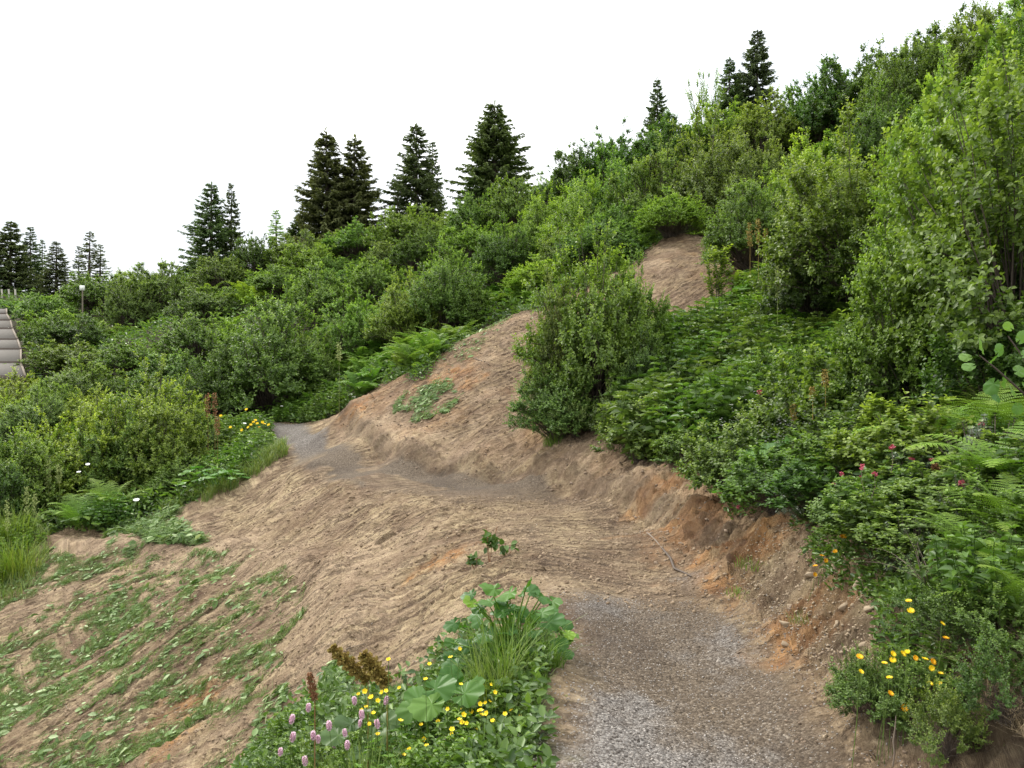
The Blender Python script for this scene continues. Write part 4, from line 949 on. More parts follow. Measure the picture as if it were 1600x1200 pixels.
for k, (u, v, t_, s, lb) in enumerate([(1230, 745, 7.6, .9, 'broad yellow-green butterbur leaves above the cut'), (1175, 790, 7.5, .6, 'low butterbur leaves on the lip of the cut'), (1205, 1000, 5.4, .0, ''), (320, 705, 17.5, 1.2, 'broad leaf clump beside the tall left flat alder'), (345, 720, 17, 1.0, 'broad leaf clump at the embankment edge below the corner'),
                        (140, 820, 16.6, 1.0, 'broad leaves beside the shelf fern'), (1180, 400, 17, 1.3, 'broad green leaves below the bare stem alder'), (1420, 880, 4.7, .5, 'broad round leaves low on the stony cut'), (1500, 830, 4.6, .45, 'broad leaves under the silvery willow')]):
    if s == 0: continue
    x = (u-800)/FPX*t_; o = put_simple('butterbur', BUR[k % 2], xy=(x, t_), s=s, tint=tn('light')); tag(o, lb, 'leafy plant', 'butterbur plants')
# ================================================================== spruces on the skyline
SPR = [(15, 345, 80, 62, 0, 'large dark spruce at the left picture edge'), (48, 355, 45, 64, 3, 'thin spruce just right of the left edge spruce'), (-25, 380, 60, 60, 2, 'spruce cut by the left picture edge'),
       (88, 378, 55, 62, 3, 'ragged spruce above the timber steps'), (138, 362, 50, 60, 5, 'thin ragged spruce above the small white sign'), (155, 382, 34, 61, 5, 'shorter companion of the ragged spruce by the sign'), (122, 385, 30, 63, 5, 'half dead spruce left of the sign spruces'), (65, 375, 28, 66, 5, 'sparse thin spruce between the two left groups'),
       (330, 285, 80, 53, 2, 'taller of the slender paired spruces'), (361, 287, 42, 54, 3, 'narrow right one of the slender paired spruces'), (432, 328, 40, 52, 5, 'pale sparse young larch left of the big dark spruce'),
       (528, 205, 125, 50, 1, 'big dark spruce with two tops on the crest'), (465, 335, 60, 51, 4, 'low dark spruce skirt at the left foot of the big spruce'),
       (650, 193, 95, 49, 2, 'middle spruce on the crest with slim top'), (676, 222, 50, 50, 3, 'secondary spruce behind the middle spruce'), (620, 300, 40, 48, 5, 'small sparse spruce at the left foot of the middle spruce'),
       (776, 160, 140, 46, 4, 'broad spreading spruce on the crest'), (1027, 122, 50, 42, 2, 'little spruce alone on the crest'), (1140, 90, 60, 41, 2, 'shorter dark spruce of the right group'), (1182, 45, 85, 41, 0, 'tall dark spruce of the right group'), (1155, 110, 40, 42, 4, 'small spruce between the two of the right group'),
       (742, 260, 60, 45, 0, 'low spruce skirt left of the broad spruce')]
for u, vt, wp, t_, k, lb in SPR:
    x = (u-800)/FPX*t_; z0 = gz(x, t_)-.4; zt = (600-vt)/FPX*t_; F_, T_, H_, R_ = SP[k]
    sx = (wp/2/FPX*t_)/R_*1.36; H = zt-z0
    larch = 'larch' in lb
    o = clone_thing('larch_tree' if larch else 'spruce_tree', x, t_, z0, 0 if k == 1 else random.uniform(0, 6.28), (sx, sx, H/H_), [('crown', F_), ('trunk', T_)], (3.4, 3.6, 2.6) if larch else tuple(c*random.uniform(.95, 1.25) for c in (1.05, 1.05, .95)))
    tag(o, lb, 'tree', 'conifers along the skyline')
o = put_shrub(1103, 108, 60, 38, 'thin', tn('light'), 'thin leafy rowan left of the right spruce group', name='rowan', cat='tree')
# ================================================================== timber steps, fence posts and sign on the far left
def box_mb(mb, c, s, rz=0, a=.5):
    v = np.array([[x, y, z] for x in (-1, 1) for y in (-1, 1) for z in (-1, 1)])*np.array(s)/2
    v = np.stack([v[:, 0]*math.cos(rz)-v[:, 1]*math.sin(rz), v[:, 0]*math.sin(rz)+v[:, 1]*math.cos(rz), v[:, 2]], 1)+np.array(c)
    mb.add(v, np.array([[0, 1, 3, 2], [4, 6, 7, 5], [0, 4, 5, 1], [2, 3, 7, 6], [0, 2, 6, 4], [1, 5, 7, 3]]), a)
st_o = empty('stepped_path', (0, 0, 0)); tag(st_o, 'stepped gravel path held by weathered timber boards at the left edge', 'steps')
edge_px = [(38, 588), (31, 566), (31, 545), (26, 530), (18, 513), (15, 500), (9, 490)]
prev = None
for i, (u, v) in enumerate(edge_px):
    t_ = 30+i*2.3; xr = (u-800)/FPX*t_; z = (600-v)/FPX*t_; xl = xr-3.2
    mb = MB(); n = 7
    d = 2.3
    u2, v2 = edge_px[min(i+1, len(edge_px)-1)]; t2 = 30+(i+1)*2.3; z2 = (600-v2)/FPX*t2 if i < len(edge_px)-1 else z+.5
    xr2 = (u2-800)/FPX*t2
    zz = z+(z2-z)*.97
    mb.add([[xl, t_+.08, z], [xr, t_+.08, z], [xr2, t2, zz], [xl+(xr2-xr), t2, zz], [xl, t_+.08, z-1], [xr, t_+.08, z-1], [xr2, t2, z-1], [xl+(xr2-xr), t2, z-1]],
           np.array([[0, 1, 2, 3], [0, 4, 5, 1], [1, 5, 6, 2], [3, 7, 4, 0]]), .5)
    mb.obj('tread', M_step, st_o)
    mb = MB(); box_mb(mb, ((xl+xr)/2, t_, z-.09), (xr-xl+.1, .12, .26)); mb.obj('riser_board', M_bark, st_o)
    mb = MB(); p0 = np.array([xr, t_, z]); p1 = np.array([xr2, t2, zz])
    s_ = norm(p1-p0)*[1, 1, 0]; s_ = norm(np.array([s_[1], -s_[0], 0]))
    v8 = [p0, p0+s_*.07, p0+s_*.07+[0, 0, .025], p0+[0, 0, .025], p1, p1+s_*.07, p1+s_*.07+[0, 0, .025], p1+[0, 0, .025]]
    v8 = [q-[0, 0, .3] if k % 4 < 2 else q for k, q in enumerate(v8)]
    mb.add(v8, np.array([[0, 1, 2, 3], [4, 7, 6, 5], [0, 4, 5, 1], [1, 5, 6, 2], [2, 6, 7, 3], [3, 7, 4, 0]])); mb.obj('edge_board', M_wood, st_o)
for k, (u, lb) in enumerate([(3, 'leftmost pale fence post on the grassy crest'), (14, 'middle pale fence post on the grassy crest'), (24, 'right pale fence post on the grassy crest')]):
    mb = MB(); t_ = 58; x = (u-800)/FPX*t_; z1 = (600-452)/FPX*t_; z0 = gz(x, t_)-.2
    tube(mb, [[x, t_, z0], [x+.01, t_, (z0+z1)/2], [x-.02, t_, z1]], [.07, .065, .06], 6); box_mb(mb, (x-.02, t_, z1), (.10, .10, .02)); o = mb.obj('fence_post', M_post); tag(o, lb, 'post', 'fence posts on the crest')
so = empty('trail_sign', (0, 0, 0)); tag(so, 'small blank white sign among the bushes on the left skyline', 'sign'); t_ = 40.5; x = (129-800)/FPX*t_; z = (600-450)/FPX*t_
mb = MB(); box_mb(mb, (x, t_-.04, z), (.26, .02, .26)); mb.obj('board', M_white, so); mb = MB(); tube(mb, [[x, t_, gz(x, t_)-.1], [x, t_, z-.3], [x, t_, z+.1]], .035, 6); mb.obj('post', M_wood, so)
# ================================================================== ground cover (nobody could count it)
def cover_patch(name, n, label_kind, fn): pass
gc = np.random.default_rng(31)
def carpet(name, m, n, tr, ur, Lr, test=None, upf=.7, tipk=.3, wr=.6, hz=(0, .25), label=None):
    """leaf carpet over the vegetated ground, denser where it is close"""
    t_ = tr[0]*(tr[1]/tr[0])**gc.random(n); u = gc.uniform(ur[0], ur[1], n); x = (u-800)/FPX*t_; y = t_
    i = np.clip(np.searchsorted(GX, x)-1, 0, len(GX)-2); j = np.clip(np.searchsorted(GY, y)-1, 0, len(GY)-2)
    ms = m_soil[j, i]; keep = (ms < .45) if test is None else test(x, y, ms, j, i)
    keep &= polydist(STEPW, x, y) < 0
    x, y = x[keep], y[keep]; k = len(x); z = ground(x, y)
    L = gc.uniform(*Lr, k)*np.clip(y/8, .7, 4)**.75
    hz_ = gc.uniform(hz[0], hz[1], k)**1.0*np.clip(y/8, .6, 1.5)
    d = norm(gc.normal(size=(k, 3))*[1, 1, .35]+[0, 0, upf]); nn = norm(gc.normal(0, .5, (k, 3))+[0, -.25, 1])
    if name == 'undergrowth':
        q_ = ~((y < 9) & (x > 1.5) & (gc.random(k) < .72)); x, y, z, hz_, L, d, nn = x[q_], y[q_], z[q_], hz_[q_], L[q_], d[q_], nn[q_]; k = len(x)
    P_ = np.stack([x, y, z+hz_], 1); mb = MB()
    leaves(mb, P_, d, nn, L, L*wr, np.clip(gc.normal(.45, .25, k), 0, 1), np.clip(gc.random(k)**3*tipk*2, 0, 1), .2, .3)
    o = mb.obj(name, m); tag(o, kind='stuff'); return o
tag(carpet('undergrowth', M_herb, 150000, (3.0, 70), (-160, 1760), (.045, .09)), 'low green undergrowth between the bushes', 'undergrowth')
tag(carpet('hillside_greenery', M_fern, 70000, (14, 75), (-160, 1760), (.06, .12), tipk=.4, wr=.3, upf=.4, hz=(0, .35)), 'feathery low greenery covering the hillside', 'undergrowth')
# grass along soil edges and verge
def blades(name, m, x, y, h, w, lean=.5, tipk=.15, lay=0.0):
    k = len(x); z = ground(x, y); az = gc.uniform(0, 6.28, k); d = np.stack([np.cos(az), np.sin(az), 0*az], 1); hh = h*gc.uniform(.5, 1.2, k)
    tt = np.array([0, .4, .75, 1.0]); ln = lean*gc.uniform(.2, 1, k)*hh
    pts = np.stack([x, y, z-.01], 1)[:, None]+d[:, None]*(ln[:, None]*tt**2)[..., None]+np.array([0, 0, 1])*(hh[:, None]*(tt-.25*tt**3))[..., None]
    side = np.stack([-d[:, 1], d[:, 0], 0*az], 1)[:, None]*(np.broadcast_to(w, (k,))[:, None]*np.array([1, .9, .6, .1]))[..., None]
    v = np.stack([pts-side, pts+side], 2).reshape(-1, 3); i = np.arange(k)[:, None]*8+np.arange(3)[None]*2; i = i.ravel()
    mb = MB(); mb.add(v, np.stack([i, i+1, i+3, i+2], -1), np.repeat(np.clip(gc.normal(.5, .25, k), 0, 1), 8), np.repeat(tipk*gc.random(k)*2, 8)); o = mb.obj(name, m); tag(o, kind='stuff'); return o
def sample(px_poly, n, noise=None, thr=.5, fr=2.0):
    W_ = np.array(wpoly(px_poly)); lo, hi = W_.min(0), W_.max(0); x = gc.uniform(lo[0], hi[0], n); y = gc.uniform(lo[1], hi[1], n)
    k = polydist(W_, x, y) > 0
    if noise is not None: k &= fbm(x*fr, y*fr, 4, noise) > thr
    return x[k], y[k]
x1, y1 = sample([(330, 1260), (440, 1120), (520, 1085), (640, 1085), (700, 1020), (760, 990), (870, 1030), (850, 1080), (820, 1200), (790, 1300)], 60000)
tag(blades('verge_grass', M_grass, x1, y1, .13, .0022, .8), 'short grass on the verge between the path and the slope', 'grass')
x2, y2 = sample([(240, 810), (300, 770), (400, 715), (440, 695), (450, 712), (410, 740), (330, 785)], 14000, 33, .5, 3)
x3, y3 = sample([(-60, 980), (-60, 840), (60, 830), (80, 870), (40, 930)], 12000)
tag(blades('edge_grass', M_grass, np.concatenate([x2, x3]), np.concatenate([y2, y3]), .32, .006, .8, .3), 'ragged grass along the upper left edge of the embankment', 'grass')
m_edge = lambda x, y, ms, j, i: (np.abs(soil_d[j, i]) < .22) & (y > 2)
tag(carpet('soil_edge_plants', M_herb, 260000, (3.2, 26), (-60, 1500), (.035, .07), m_edge, .6, .35, .5, (0, .12)), 'small plants fringing the edge of the bare soil', 'undergrowth')
# ================================================================== cut vegetation lying on the lower slope
def litter(name, n, poly, noise, thr, along=1.0, Lr=(.05, .16), W=.014, m=M_cut, tipp=.2, big=.12, band=True, lift=.03):
    W_ = np.array(wpoly(poly)); lo, hi = W_.min(0), W_.max(0); x = gc.uniform(lo[0], hi[0], n); y = gc.uniform(lo[1], hi[1], n); k = polydist(W_, x, y)+(fbm(x*2, y*2, 3, 3)-.5)*.8 > 0; x, y = x[k], y[k]
    if not band and thr > 0: k = fbm(x*2.6, y*2.6, 4, 77) > thr+gc.normal(0, .05, len(x)); x, y = x[k], y[k]
    if band:
        a_, d_ = arcdist(x, y); aa = a_+d_*.45
        k = fbm(aa*2.6, d_*.7+9, 5, noise, .65)*.62+fbm(x*6, y*6, 3, noise+9, .6)*.38 > thr+gc.normal(0, .035, len(x)); x, y, a_, d_ = x[k], y[k], a_[k], d_[k]
    k = len(x); z = ground(x, y); e = .05
    gx_ = (ground(x+e, y)-ground(x-e, y))/2/e; gy_ = (ground(x, y+e)-ground(x, y-e))/2/e; N = norm(np.stack([-gx_, -gy_, np.ones(k)], 1))
    fall = norm(np.stack([-1+0*gx_, -.35+0*gx_, gx_*-1-.35*gy_], 1)); d = norm(fall*along+gc.normal(0, .55, (k, 3))*[1, 1, .6])*np.sign(gc.normal(size=(k, 1)))
    kind = gc.random(k); L = gc.uniform(*Lr, k); Wd = np.where(kind < big, L*.55, W*gc.uniform(.5, 1.3, k)); tip = np.where(gc.random(k) < tipp, gc.uniform(.4, 1, k), gc.uniform(0, .15, k))
    mb = MB(); P_ = np.stack([x, y, z+gc.random(k)*lift+.006], 1)
    leaves(mb, P_-d*L[:, None]*.5, d, norm(N+gc.normal(0, .3, (k, 3))), L, Wd, gc.random(k), tip, .15, .05); o = mb.obj(name, m); tag(o, kind='stuff'); return o
LS = [(-80, 900), (60, 862), (300, 872), (470, 905), (480, 960), (430, 1010), (410, 1110), (360, 1200), (300, 1300), (-200, 1500)]
tag(litter('cut_grass', 420000, LS, 200, .548, W=.0036, Lr=(.05, .16), big=.03, lift=.05), 'cut grass and leaves lying in bands down the lower bare slope', 'cut grass')
tag(litter('cut_leaves', 22000, LS, 200, .52, Lr=(.025, .08), tipp=.5, big=.6, lift=.06), 'wilted pale leaves strewn on the lower slope', 'cut leaves')
tag(litter('cut_heap', 22000, [(160, 852), (200, 822), (260, 805), (300, 825), (320, 860), (240, 868)], 0, .40, band=False, Lr=(.05, .2), W=.012, lift=.14), 'heap of cut plants on the bench at the left', 'cut grass')
tag(litter('cut_heap_front', 70000, [(360, 1230), (400, 1130), (440, 1080), (520, 1065), (560, 1100), (480, 1230)], 0, .42, band=False, Lr=(.03, .11), W=.008, lift=.07), 'heap of cut leaves on the slope left of the pink flowers', 'cut grass')
tag(litter('trimmings', 5200, [(610, 660), (640, 600), (700, 570), (730, 600), (700, 650)], 5, .50, band=False, Lr=(.06, .18), W=.02, lift=.08, tipp=.15), 'torn plants left on the bare scar above the path', 'cut plants')
tag(litter('scar_edge_trimmings', 5000, [(650, 580), (700, 540), (790, 480), (800, 500), (720, 570)], 5, .48, band=False, Lr=(.06, .18), W=.015, lift=.06, tipp=.2), 'torn plants along the upper edge of the scar', 'cut plants')
xs_, ys_ = sample(LS, 160000); a_, d_ = arcdist(xs_, ys_); aa = a_+d_*.45
kk = fbm(aa*2.6, d_*.7+9, 5, 200, .65)*.62+fbm(xs_*6, ys_*6, 3, 209, .6)*.38 > .585+gc.normal(0, .03, len(xs_))
tag(blades('sprouting_grass', M_grass, xs_[kk], ys_[kk], .10, .0032, 1.1, .15), 'grass tufts left standing in bands on the lower slope', 'grass')
tag(litter('straw', 1800, [(-80, 900), (60, 862), (500, 880), (700, 760), (1000, 800), (1100, 920), (800, 930), (600, 1080), (300, 1200), (-100, 1400)], 0, 0, band=False, Lr=(.06, .22), W=.005, m=M_straw, lift=.02, big=0, along=.2), 'loose straws and root threads on the bare soil', 'straw')
# ================================================================== stones
ST = [ico(1, i, 1, (1, .8, .62), .25) for i in range(8)]
def stones(name, mat, x, y, r, lift=.1, label=None):
    mb = MB(); z = ground(x, y); n = len(x)
    for q in range(8):
        s = np.arange(n) % 8 == q; m_ = s.sum()
        if not m_: continue
        v, f = ST[q]; a = gc.uniform(0, 6.28, m_); tl = gc.normal(0, .35, m_)
        rr = r[s][:, None]; vx = v[None, :, 0]*np.cos(a)[:, None]-v[None, :, 1]*np.sin(a)[:, None]; vy = v[None, :, 0]*np.sin(a)[:, None]+v[None, :, 1]*np.cos(a)[:, None]; vz = v[None, :, 2]+vx*np.sin(tl)[:, None]
        V_ = np.stack([vx*rr+x[s][:, None], vy*rr+y[s][:, None], vz*rr+z[s][:, None]+lift*rr*.6], -1).reshape(-1, 3)
        F_ = (f[None]+(np.arange(m_)*len(v))[:, None, None]).reshape(-1, 3)
        mb.add(V_, F_, np.repeat(np.clip(gc.normal(.45, .28, m_), 0, 1), len(v)))
    o = mb.obj(name, mat); tag(o, label, 'gravel', kind='stuff'); return o
def samp_w(poly, n, bias=True):
    P_ = np.array(poly); lo, hi = P_.min(0), P_.max(0); x = gc.uniform(lo[0], hi[0], n); y = gc.uniform(lo[1], hi[1], n); k = polydist(P_, x, y) > 0
    return x[k], y[k]
x, y = samp_w([(-.15, 2.4), (.0, 3.4), (.15, 4.5), (.2, 6.2), (1.85, 6.3), (1.9, 5), (1.7, 3.6), (1.6, 2.4)], 26000)
i = np.clip(np.searchsorted(GX, x)-1, 0, None); j = np.clip(np.searchsorted(GY, y)-1, 0, None); k = gc.random(len(x)) < (.22+.5*grey[j, i])
x, y = x[k], y[k]; stones('path_gravel', M_grit, x, y, .0035+.0055*gc.random(len(x))**2.5, label='small grey and white gravel lying on the foreground path')
x, y = samp_w([(.0, 6), (-.3, 9.5), (-1.5, 12), (1, 11.5), (1.5, 9), (1.9, 6)], 11000); stones('soil_crumbs', M_clod, x, y, .005+.022*gc.random(len(x))**4, label='earth crumbs and pebbles on the muddy middle stretch')
x, y = samp_w([(1.62, 3.7), (1.75, 5), (1.8, 6.4), (2.0, 6.6), (2.3, 6.4), (2.35, 5.2), (2.15, 4), (2.1, 3.7)], 6000); stones('cut_rubble', M_stone, x, y, .004+.013*gc.random(len(x))**4, label='pale rubble sticking out of the stony cut')
x, y = samp_w([(1.2, 2.6), (1.35, 3.7), (1.45, 5), (1.4, 6.4), (1.8, 6.4), (1.85, 5), (1.7, 3.6), (1.6, 2.6)], 1500); stones('foot_rubble', M_stone2, x, y, .004+.014*gc.random(len(x))**4, label='loose stones along the foot of the stony cut')
x, y = samp_w([(1.4, 6.2), (1.1, 9), (.6, 11.4), (-.3, 13.3), (-2.6, 15.6), (-4.1, 18), (-3.6, 18.6), (-2, 16.8), (.3, 14.4), (1.6, 12), (2.1, 9.2), (2.4, 6.4)], 9000); stones('bank_crumbs', M_stone2, x, y, .006+.028*gc.random(len(x))**4, label='crumbled clods on the face of the earth cut')
x, y = samp_w([(-4, 7), (-8, 13), (-4.8, 16), (-1, 12), (0, 8), (-.3, 5)], 26000); stones('slope_crumbs', M_clod, x, y, .005+.030*gc.random(len(x))**5, label='earth crumbs scattered over the embankment')
rk = [(1240, 955, 5.2, .050, 'pale slab like rock at the lower lip of the cut'), (1228, 975, 5.15, .045, 'pale rock just below the slab rock'), (1247, 930, 5.4, .055, 'upright pale rock in the cut'), (1300, 905, 5.3, .06, 'blocky pale rock below the orange flowers'), (1345, 925, 4.9, .06, 'big pale rock near the top of the stony cut'),
      (1360, 960, 4.7, .04, 'rounded rock at the top right of the stony cut'), (1320, 950, 4.9, .035, 'small rock beside the big pale rock'), (1310, 985, 4.75, .03, 'small pale rock in the middle of the stony cut'), (1290, 1165, 3.5, .018, 'small pale stone at the path edge'), (1228, 1005, 5.0, .03, 'grey white stone at the foot of the slab rock'),
      (1350, 1000, 4.5, .03, 'light stone under the drooping willow'), (1265, 915, 5.4, .035, 'yellowish rock left of the blocky rock'), (1285, 1075, 4.1, .014, 'small stone at the foot of the stony cut'), (934, 905, 6.5, .03, 'flat white stone on the muddy stretch of the path'), (928, 930, 6.2, .022, 'small flat stone near the near mud edge'),
      (1115, 1105, 3.9, .012, 'yellowish pebble in the middle of the gravel path'), (930, 1097, 4, .012, 'orange pebble on the left of the gravel path'), (985, 1018, 4.7, .012, 'brown pebble on the gravel path'), (835, 1195, 3.35, .03, 'brown rock at the verge in the bottom of the picture')]
def rockmesh(r, seed, sq):
    import bmesh
    g = np.random.default_rng(seed); bm = bmesh.new()
    for q in range(12): bm.verts.new((norm(g.normal(size=3))*g.uniform(.75, 1.1)*np.array(sq)*r).tolist())
    bmesh.ops.convex_hull(bm, input=bm.verts); loose = [v_ for v_ in bm.verts if not v_.link_faces]
    for v_ in loose: bm.verts.remove(v_)
    bmesh.ops.bevel(bm, geom=list(bm.edges), offset=r*.05, segments=1, affect='EDGES'); bmesh.ops.triangulate(bm, faces=bm.faces); bm.verts.index_update()
    v = np.array([x.co[:] for x in bm.verts]); f = np.array([[x.index for x in p_.verts] for p_ in bm.faces]); bm.free(); return v, f
for k, (u, v, t_, r, lb) in enumerate(rk):
    x, y, z = at(u, v); vv, ff = rockmesh(r*1.25, 50+k, (1, .7, .75 if v > 890 and u > 1200 else .35)); mb = MB(); mb.add(vv, ff, .35+.4*(k % 3)/2); o = mb.obj('rock', M_stone); o.location = (x, y, z+r*.1); o.rotation_euler = (random.uniform(-.4, .4), random.uniform(-.6, .6), random.uniform(0, 6)); tag(o, lb, 'rock', 'loose rocks')
# ================================================================== foreground plants
def leaf_thing(name, label, cat, base_xy, leaves_spec, mat=M_big, tint=(1, 1, 1), teeth=9):
    x, y = base_xy; z = gz(x, y); root = empty(name, (x, y, z)); tag(root, label, cat); g = np.random.default_rng(int(abs(x*1000)))
    for (u, v, dt, size, tilt, b_) in leaves_spec:
        p = np.array(ray(u, v, y+dt))-np.array([x, y, z]); mb = MB(); az = math.atan2(p[1], p[0]) if abs(p[0])+abs(p[1]) > .02 else g.uniform(0, 6.28)
        az += g.normal(0, .5); d = np.array([math.cos(az), math.sin(az), tilt]); n_ = np.array([g.normal(0, .35), -.55+g.normal(0, .25), 1.0])
        tube(mb, np.array([[p[0]*.15, p[1]*.15, 0], p*[.5, .5, .65], p-d*.0]), [.006, .005, .003], 4, .7, .5)
        bigleaf(mb, p-norm(d)*size*.3, d, n_, size, g, teeth, a=g.uniform(.25, .8), b=b_, nr=7, nth=64, lob=.11, cup=.26)
        o = mb.obj('leaf', mat, root, True); o.color = (*tint, 1)
    return root
g = random.Random(4)
spec = []
for (u, v) in [(735, 935), (770, 925), (800, 945), (830, 925), (745, 965), (780, 960), (815, 965), (850, 950), (870, 945), (725, 985), (760, 995), (800, 990), (840, 985), (865, 975), (885, 990), (720, 1015), (750, 1025), (790, 1015), (870, 1005), (830, 1010), (705, 1000), (765, 945), (840, 960), (710, 1035), (880, 1000), (790, 935)]:
    spec.append((u+g.uniform(-6, 6), v+g.uniform(-6, 6), g.uniform(-.22, .18), g.uniform(.06, .10), g.uniform(-.5, .3), max(0, g.gauss(.04, .12))))
    spec.append((u+g.uniform(-22, 22), v+g.uniform(-10, 22), g.uniform(-.1, .3), g.uniform(.05, .08), g.uniform(-.6, .2), 0))
spec += [(890, 992, -.1, .05, -.3, 1.0), (735, 940, -.1, .06, .5, .9), (822, 918, 0, .10, 1.2, .1)]
leaf_thing('broad_leaf_clump', 'big clump of broad toothed green leaves beside the foreground path', 'leafy plant', (.0, 4.75), spec, tint=(.95, .98, .62))
spec = [(690, 1075, 0, .115, .2, .05), (735, 1080, -.1, .125, .5, .1), (665, 1105, -.1, .12, -.2, .3), (640, 1110, 0, .10, -.3, .2), (700, 1120, .1, .11, -.5, 0), (705, 1060, .15, .11, .8, 0), (650, 1090, .1, .10, .3, .1)]
leaf_thing('broad_leaf_plant', 'low plant with wide cupped leaves below the broad leaf clump', 'leafy plant', (-.42, 4.1), spec, teeth=11, tint=(1.0, 1.0, .7))
spec = [(570, 1110, 0, .09, 0, 0), (540, 1130, 0, .10, .3, 0), (520, 1150, -.1, .10, 0, 0), (590, 1150, 0, .10, 0, .05), (610, 1125, .1, .10, .2, 0), (560, 1180, -.1, .10, 0, 0)]
leaf_thing('dark_leaf_plant', 'dark dock leaves behind the pink flower spikes', 'leafy plant', (-.85, 4.3), spec, M_herb, (.9, .95, .9), 1)
# round leaved branch coming in from the right edge
br = empty('round_leaved_branch', ray(1650, 640, 2.6)); tag(br, 'branch with large round pale green leaves reaching in at the right edge', 'branch'); o0 = np.array(br.location); gb = np.random.default_rng(77)
mb = MB(); tips = []
tube(mb, np.array([ray(1720, 700, 2.7), ray(1640, 640, 2.65), ray(1600, 615, 2.6), ray(1555, 575, 2.6), ray(1530, 555, 2.6)])-o0, [.006, .005, .004, .003, .002], 5)
tube(mb, np.array([ray(1620, 630, 2.6), ray(1600, 560, 2.6), ray(1575, 525, 2.6)])-o0, [.004, .003, .002], 5); mb.obj('stem', M_bark, br)
for (u, v, s, dx, dz, b_) in [(1535, 545, .040, -.3, .7, .6), (1550, 565, .034, .2, .5, .3), (1512, 558, .030, -1, 0, .8), (1517, 572, .030, -1, -.2, .5), (1560, 550, .036, .7, .8, .3), (1552, 600, .042, -.4, -.8, .2), (1570, 590, .042, .3, -.6, .35), (1555, 615, .038, -.2, -1, .0), (1580, 608, .036, .6, -.4, .6),
                              (1590, 580, .04, .8, .1, .5), (1595, 530, .034, .6, .8, .5), (1578, 512, .026, -.8, .6, .9), (1600, 555, .03, 1, .3, .5), (1605, 600, .036, .7, -.5, .5), (1590, 635, .03, 0, -1, .3)]:
    mb = MB(); p = np.array(ray(u, v, 2.6+gb.uniform(-.06, .06)))-o0; bigleaf(mb, p, [dx, gb.normal(0, .3), dz], [gb.normal(0, .5), -1, .5+gb.normal(0, .3)], s*.95, gb, 1, lob=.03, cup=.12, a=.7, b=b_*.6, nr=6, nth=36); o = mb.obj('leaf', M_big, br, True); o.color = (1.15, 1.1, 1.25, 1)
# tall grass clumps
for k, (u, v, t_, s, lb) in enumerate([(800, 1060, 4.5, .85, 'tall grass clump in front of the broad leaf clump'), (835, 1055, 4.5, .7, 'grass clump drooping onto the gravel'), (775, 1085, 4.3, .7, 'grass clump left of the drooping one'), (860, 1060, 4.6, .45, 'small grass tuft on the gravel edge'),
                        (600, 1180, 3.9, .6, 'grass clump among the pink flower spikes'), (560, 1200, 3.9, .7, 'long grass at the bottom between the pink flowers'), (650, 1190, 3.8, .55, 'grass clump among the buttercups'), (710, 1180, 3.7, .5, 'grass clump right of the buttercup grass'), (500, 1190, 4.2, .6, 'long grass at the left of the pink flowers'), (760, 1170, 3.6, .4, 'short grass at the verge end'), (620, 1150, 4.3, .6, 'fine grass behind the buttercups'), (450, 1190, 4.4, .5, 'grass left of the leftmost pink spikes'), (530, 1170, 4.1, .6, 'tall blades between the leftmost pink spikes'), (680, 1150, 4.1, .5, 'grass under the cupped leaves'), (740, 1100, 4.3, .5, 'grass right of the cupped leaves')]):
    x = (u-800)/FPX*t_; o = put_simple('grass_clump', GRASS[k % 3], xy=(x, t_), s=s, tint=tn('light')); tag(o, lb, 'grass clump', 'grass clumps on the verge')
for k, (u, v, t_, s, lb) in enumerate([(865, 705, 13, .9, 'bright grass tuft growing on the bare bank'), (1155, 941, 5.9, .5, 'yellow-green grass cushion on the path by the cut'), (1255, 985, 5.1, .45, 'small grass tuft between the pale rocks'), (205, 890, 11, .9, 'grass tuft lying on the lower slope near the bench'), (830, 570, 17, 1, 'leafy tuft on the right rim of the scar'), (1180, 885, 6.4, .8, 'grass tuft at the foot of the orange clay')]):
    x, y, z = at(u, v); o = put_simple('grass_tuft', (GRASS+TUFT)[1 if k in (0, 4) else 3+k % 2], xy=(x, y), s=s, tint=tn('yel' if k == 1 else 'light')); tag(o, lb, 'grass tuft', 'single grass tufts')
for k, (uu, vv_) in enumerate([(16, 900), (30, 880), (5, 870), (38, 900), (-12, 920), (24, 862)]):
    x0, t0 = hit(uu, vv_)
    o = put_simple('grass_clump', GRASS[k % 3], xy=(x0, t0), s=1.5, tint=tn('yel')); tag(o, '%s from the left of the tall grass clumps at the left edge' % ORD[[2, 4, 1, 5, 0, 3][k]], 'grass clump', 'tall grass at the left edge')
# low leafy plants of the verge
vi = []
for (u, v) in [(450, 1150), (480, 1130), (520, 1160), (500, 1110), (560, 1150), (600, 1130), (640, 1160), (680, 1160), (720, 1140), (745, 1130), (725, 1180), (765, 1115), (755, 1165), (470, 1190), (540, 1195), (610, 1190), (690, 1195), (740, 1195), (700, 1130), (660, 1195)]:
    x, y, z = at(u, v+15); o = put_simple('verge_herb', LOW[len(vi) % 2], xy=(x, y), s=random.uniform(.4, .7), tint=tn('light')); o['category'] = 'leafy plant'; vi.append((o, u)); 
vi.sort(key=lambda q: q[1])
for k, (o, u) in enumerate(vi): tag(o, '%s from the left of the low leafy plants on the verge' % ORD[k], group='low leafy plants on the verge')
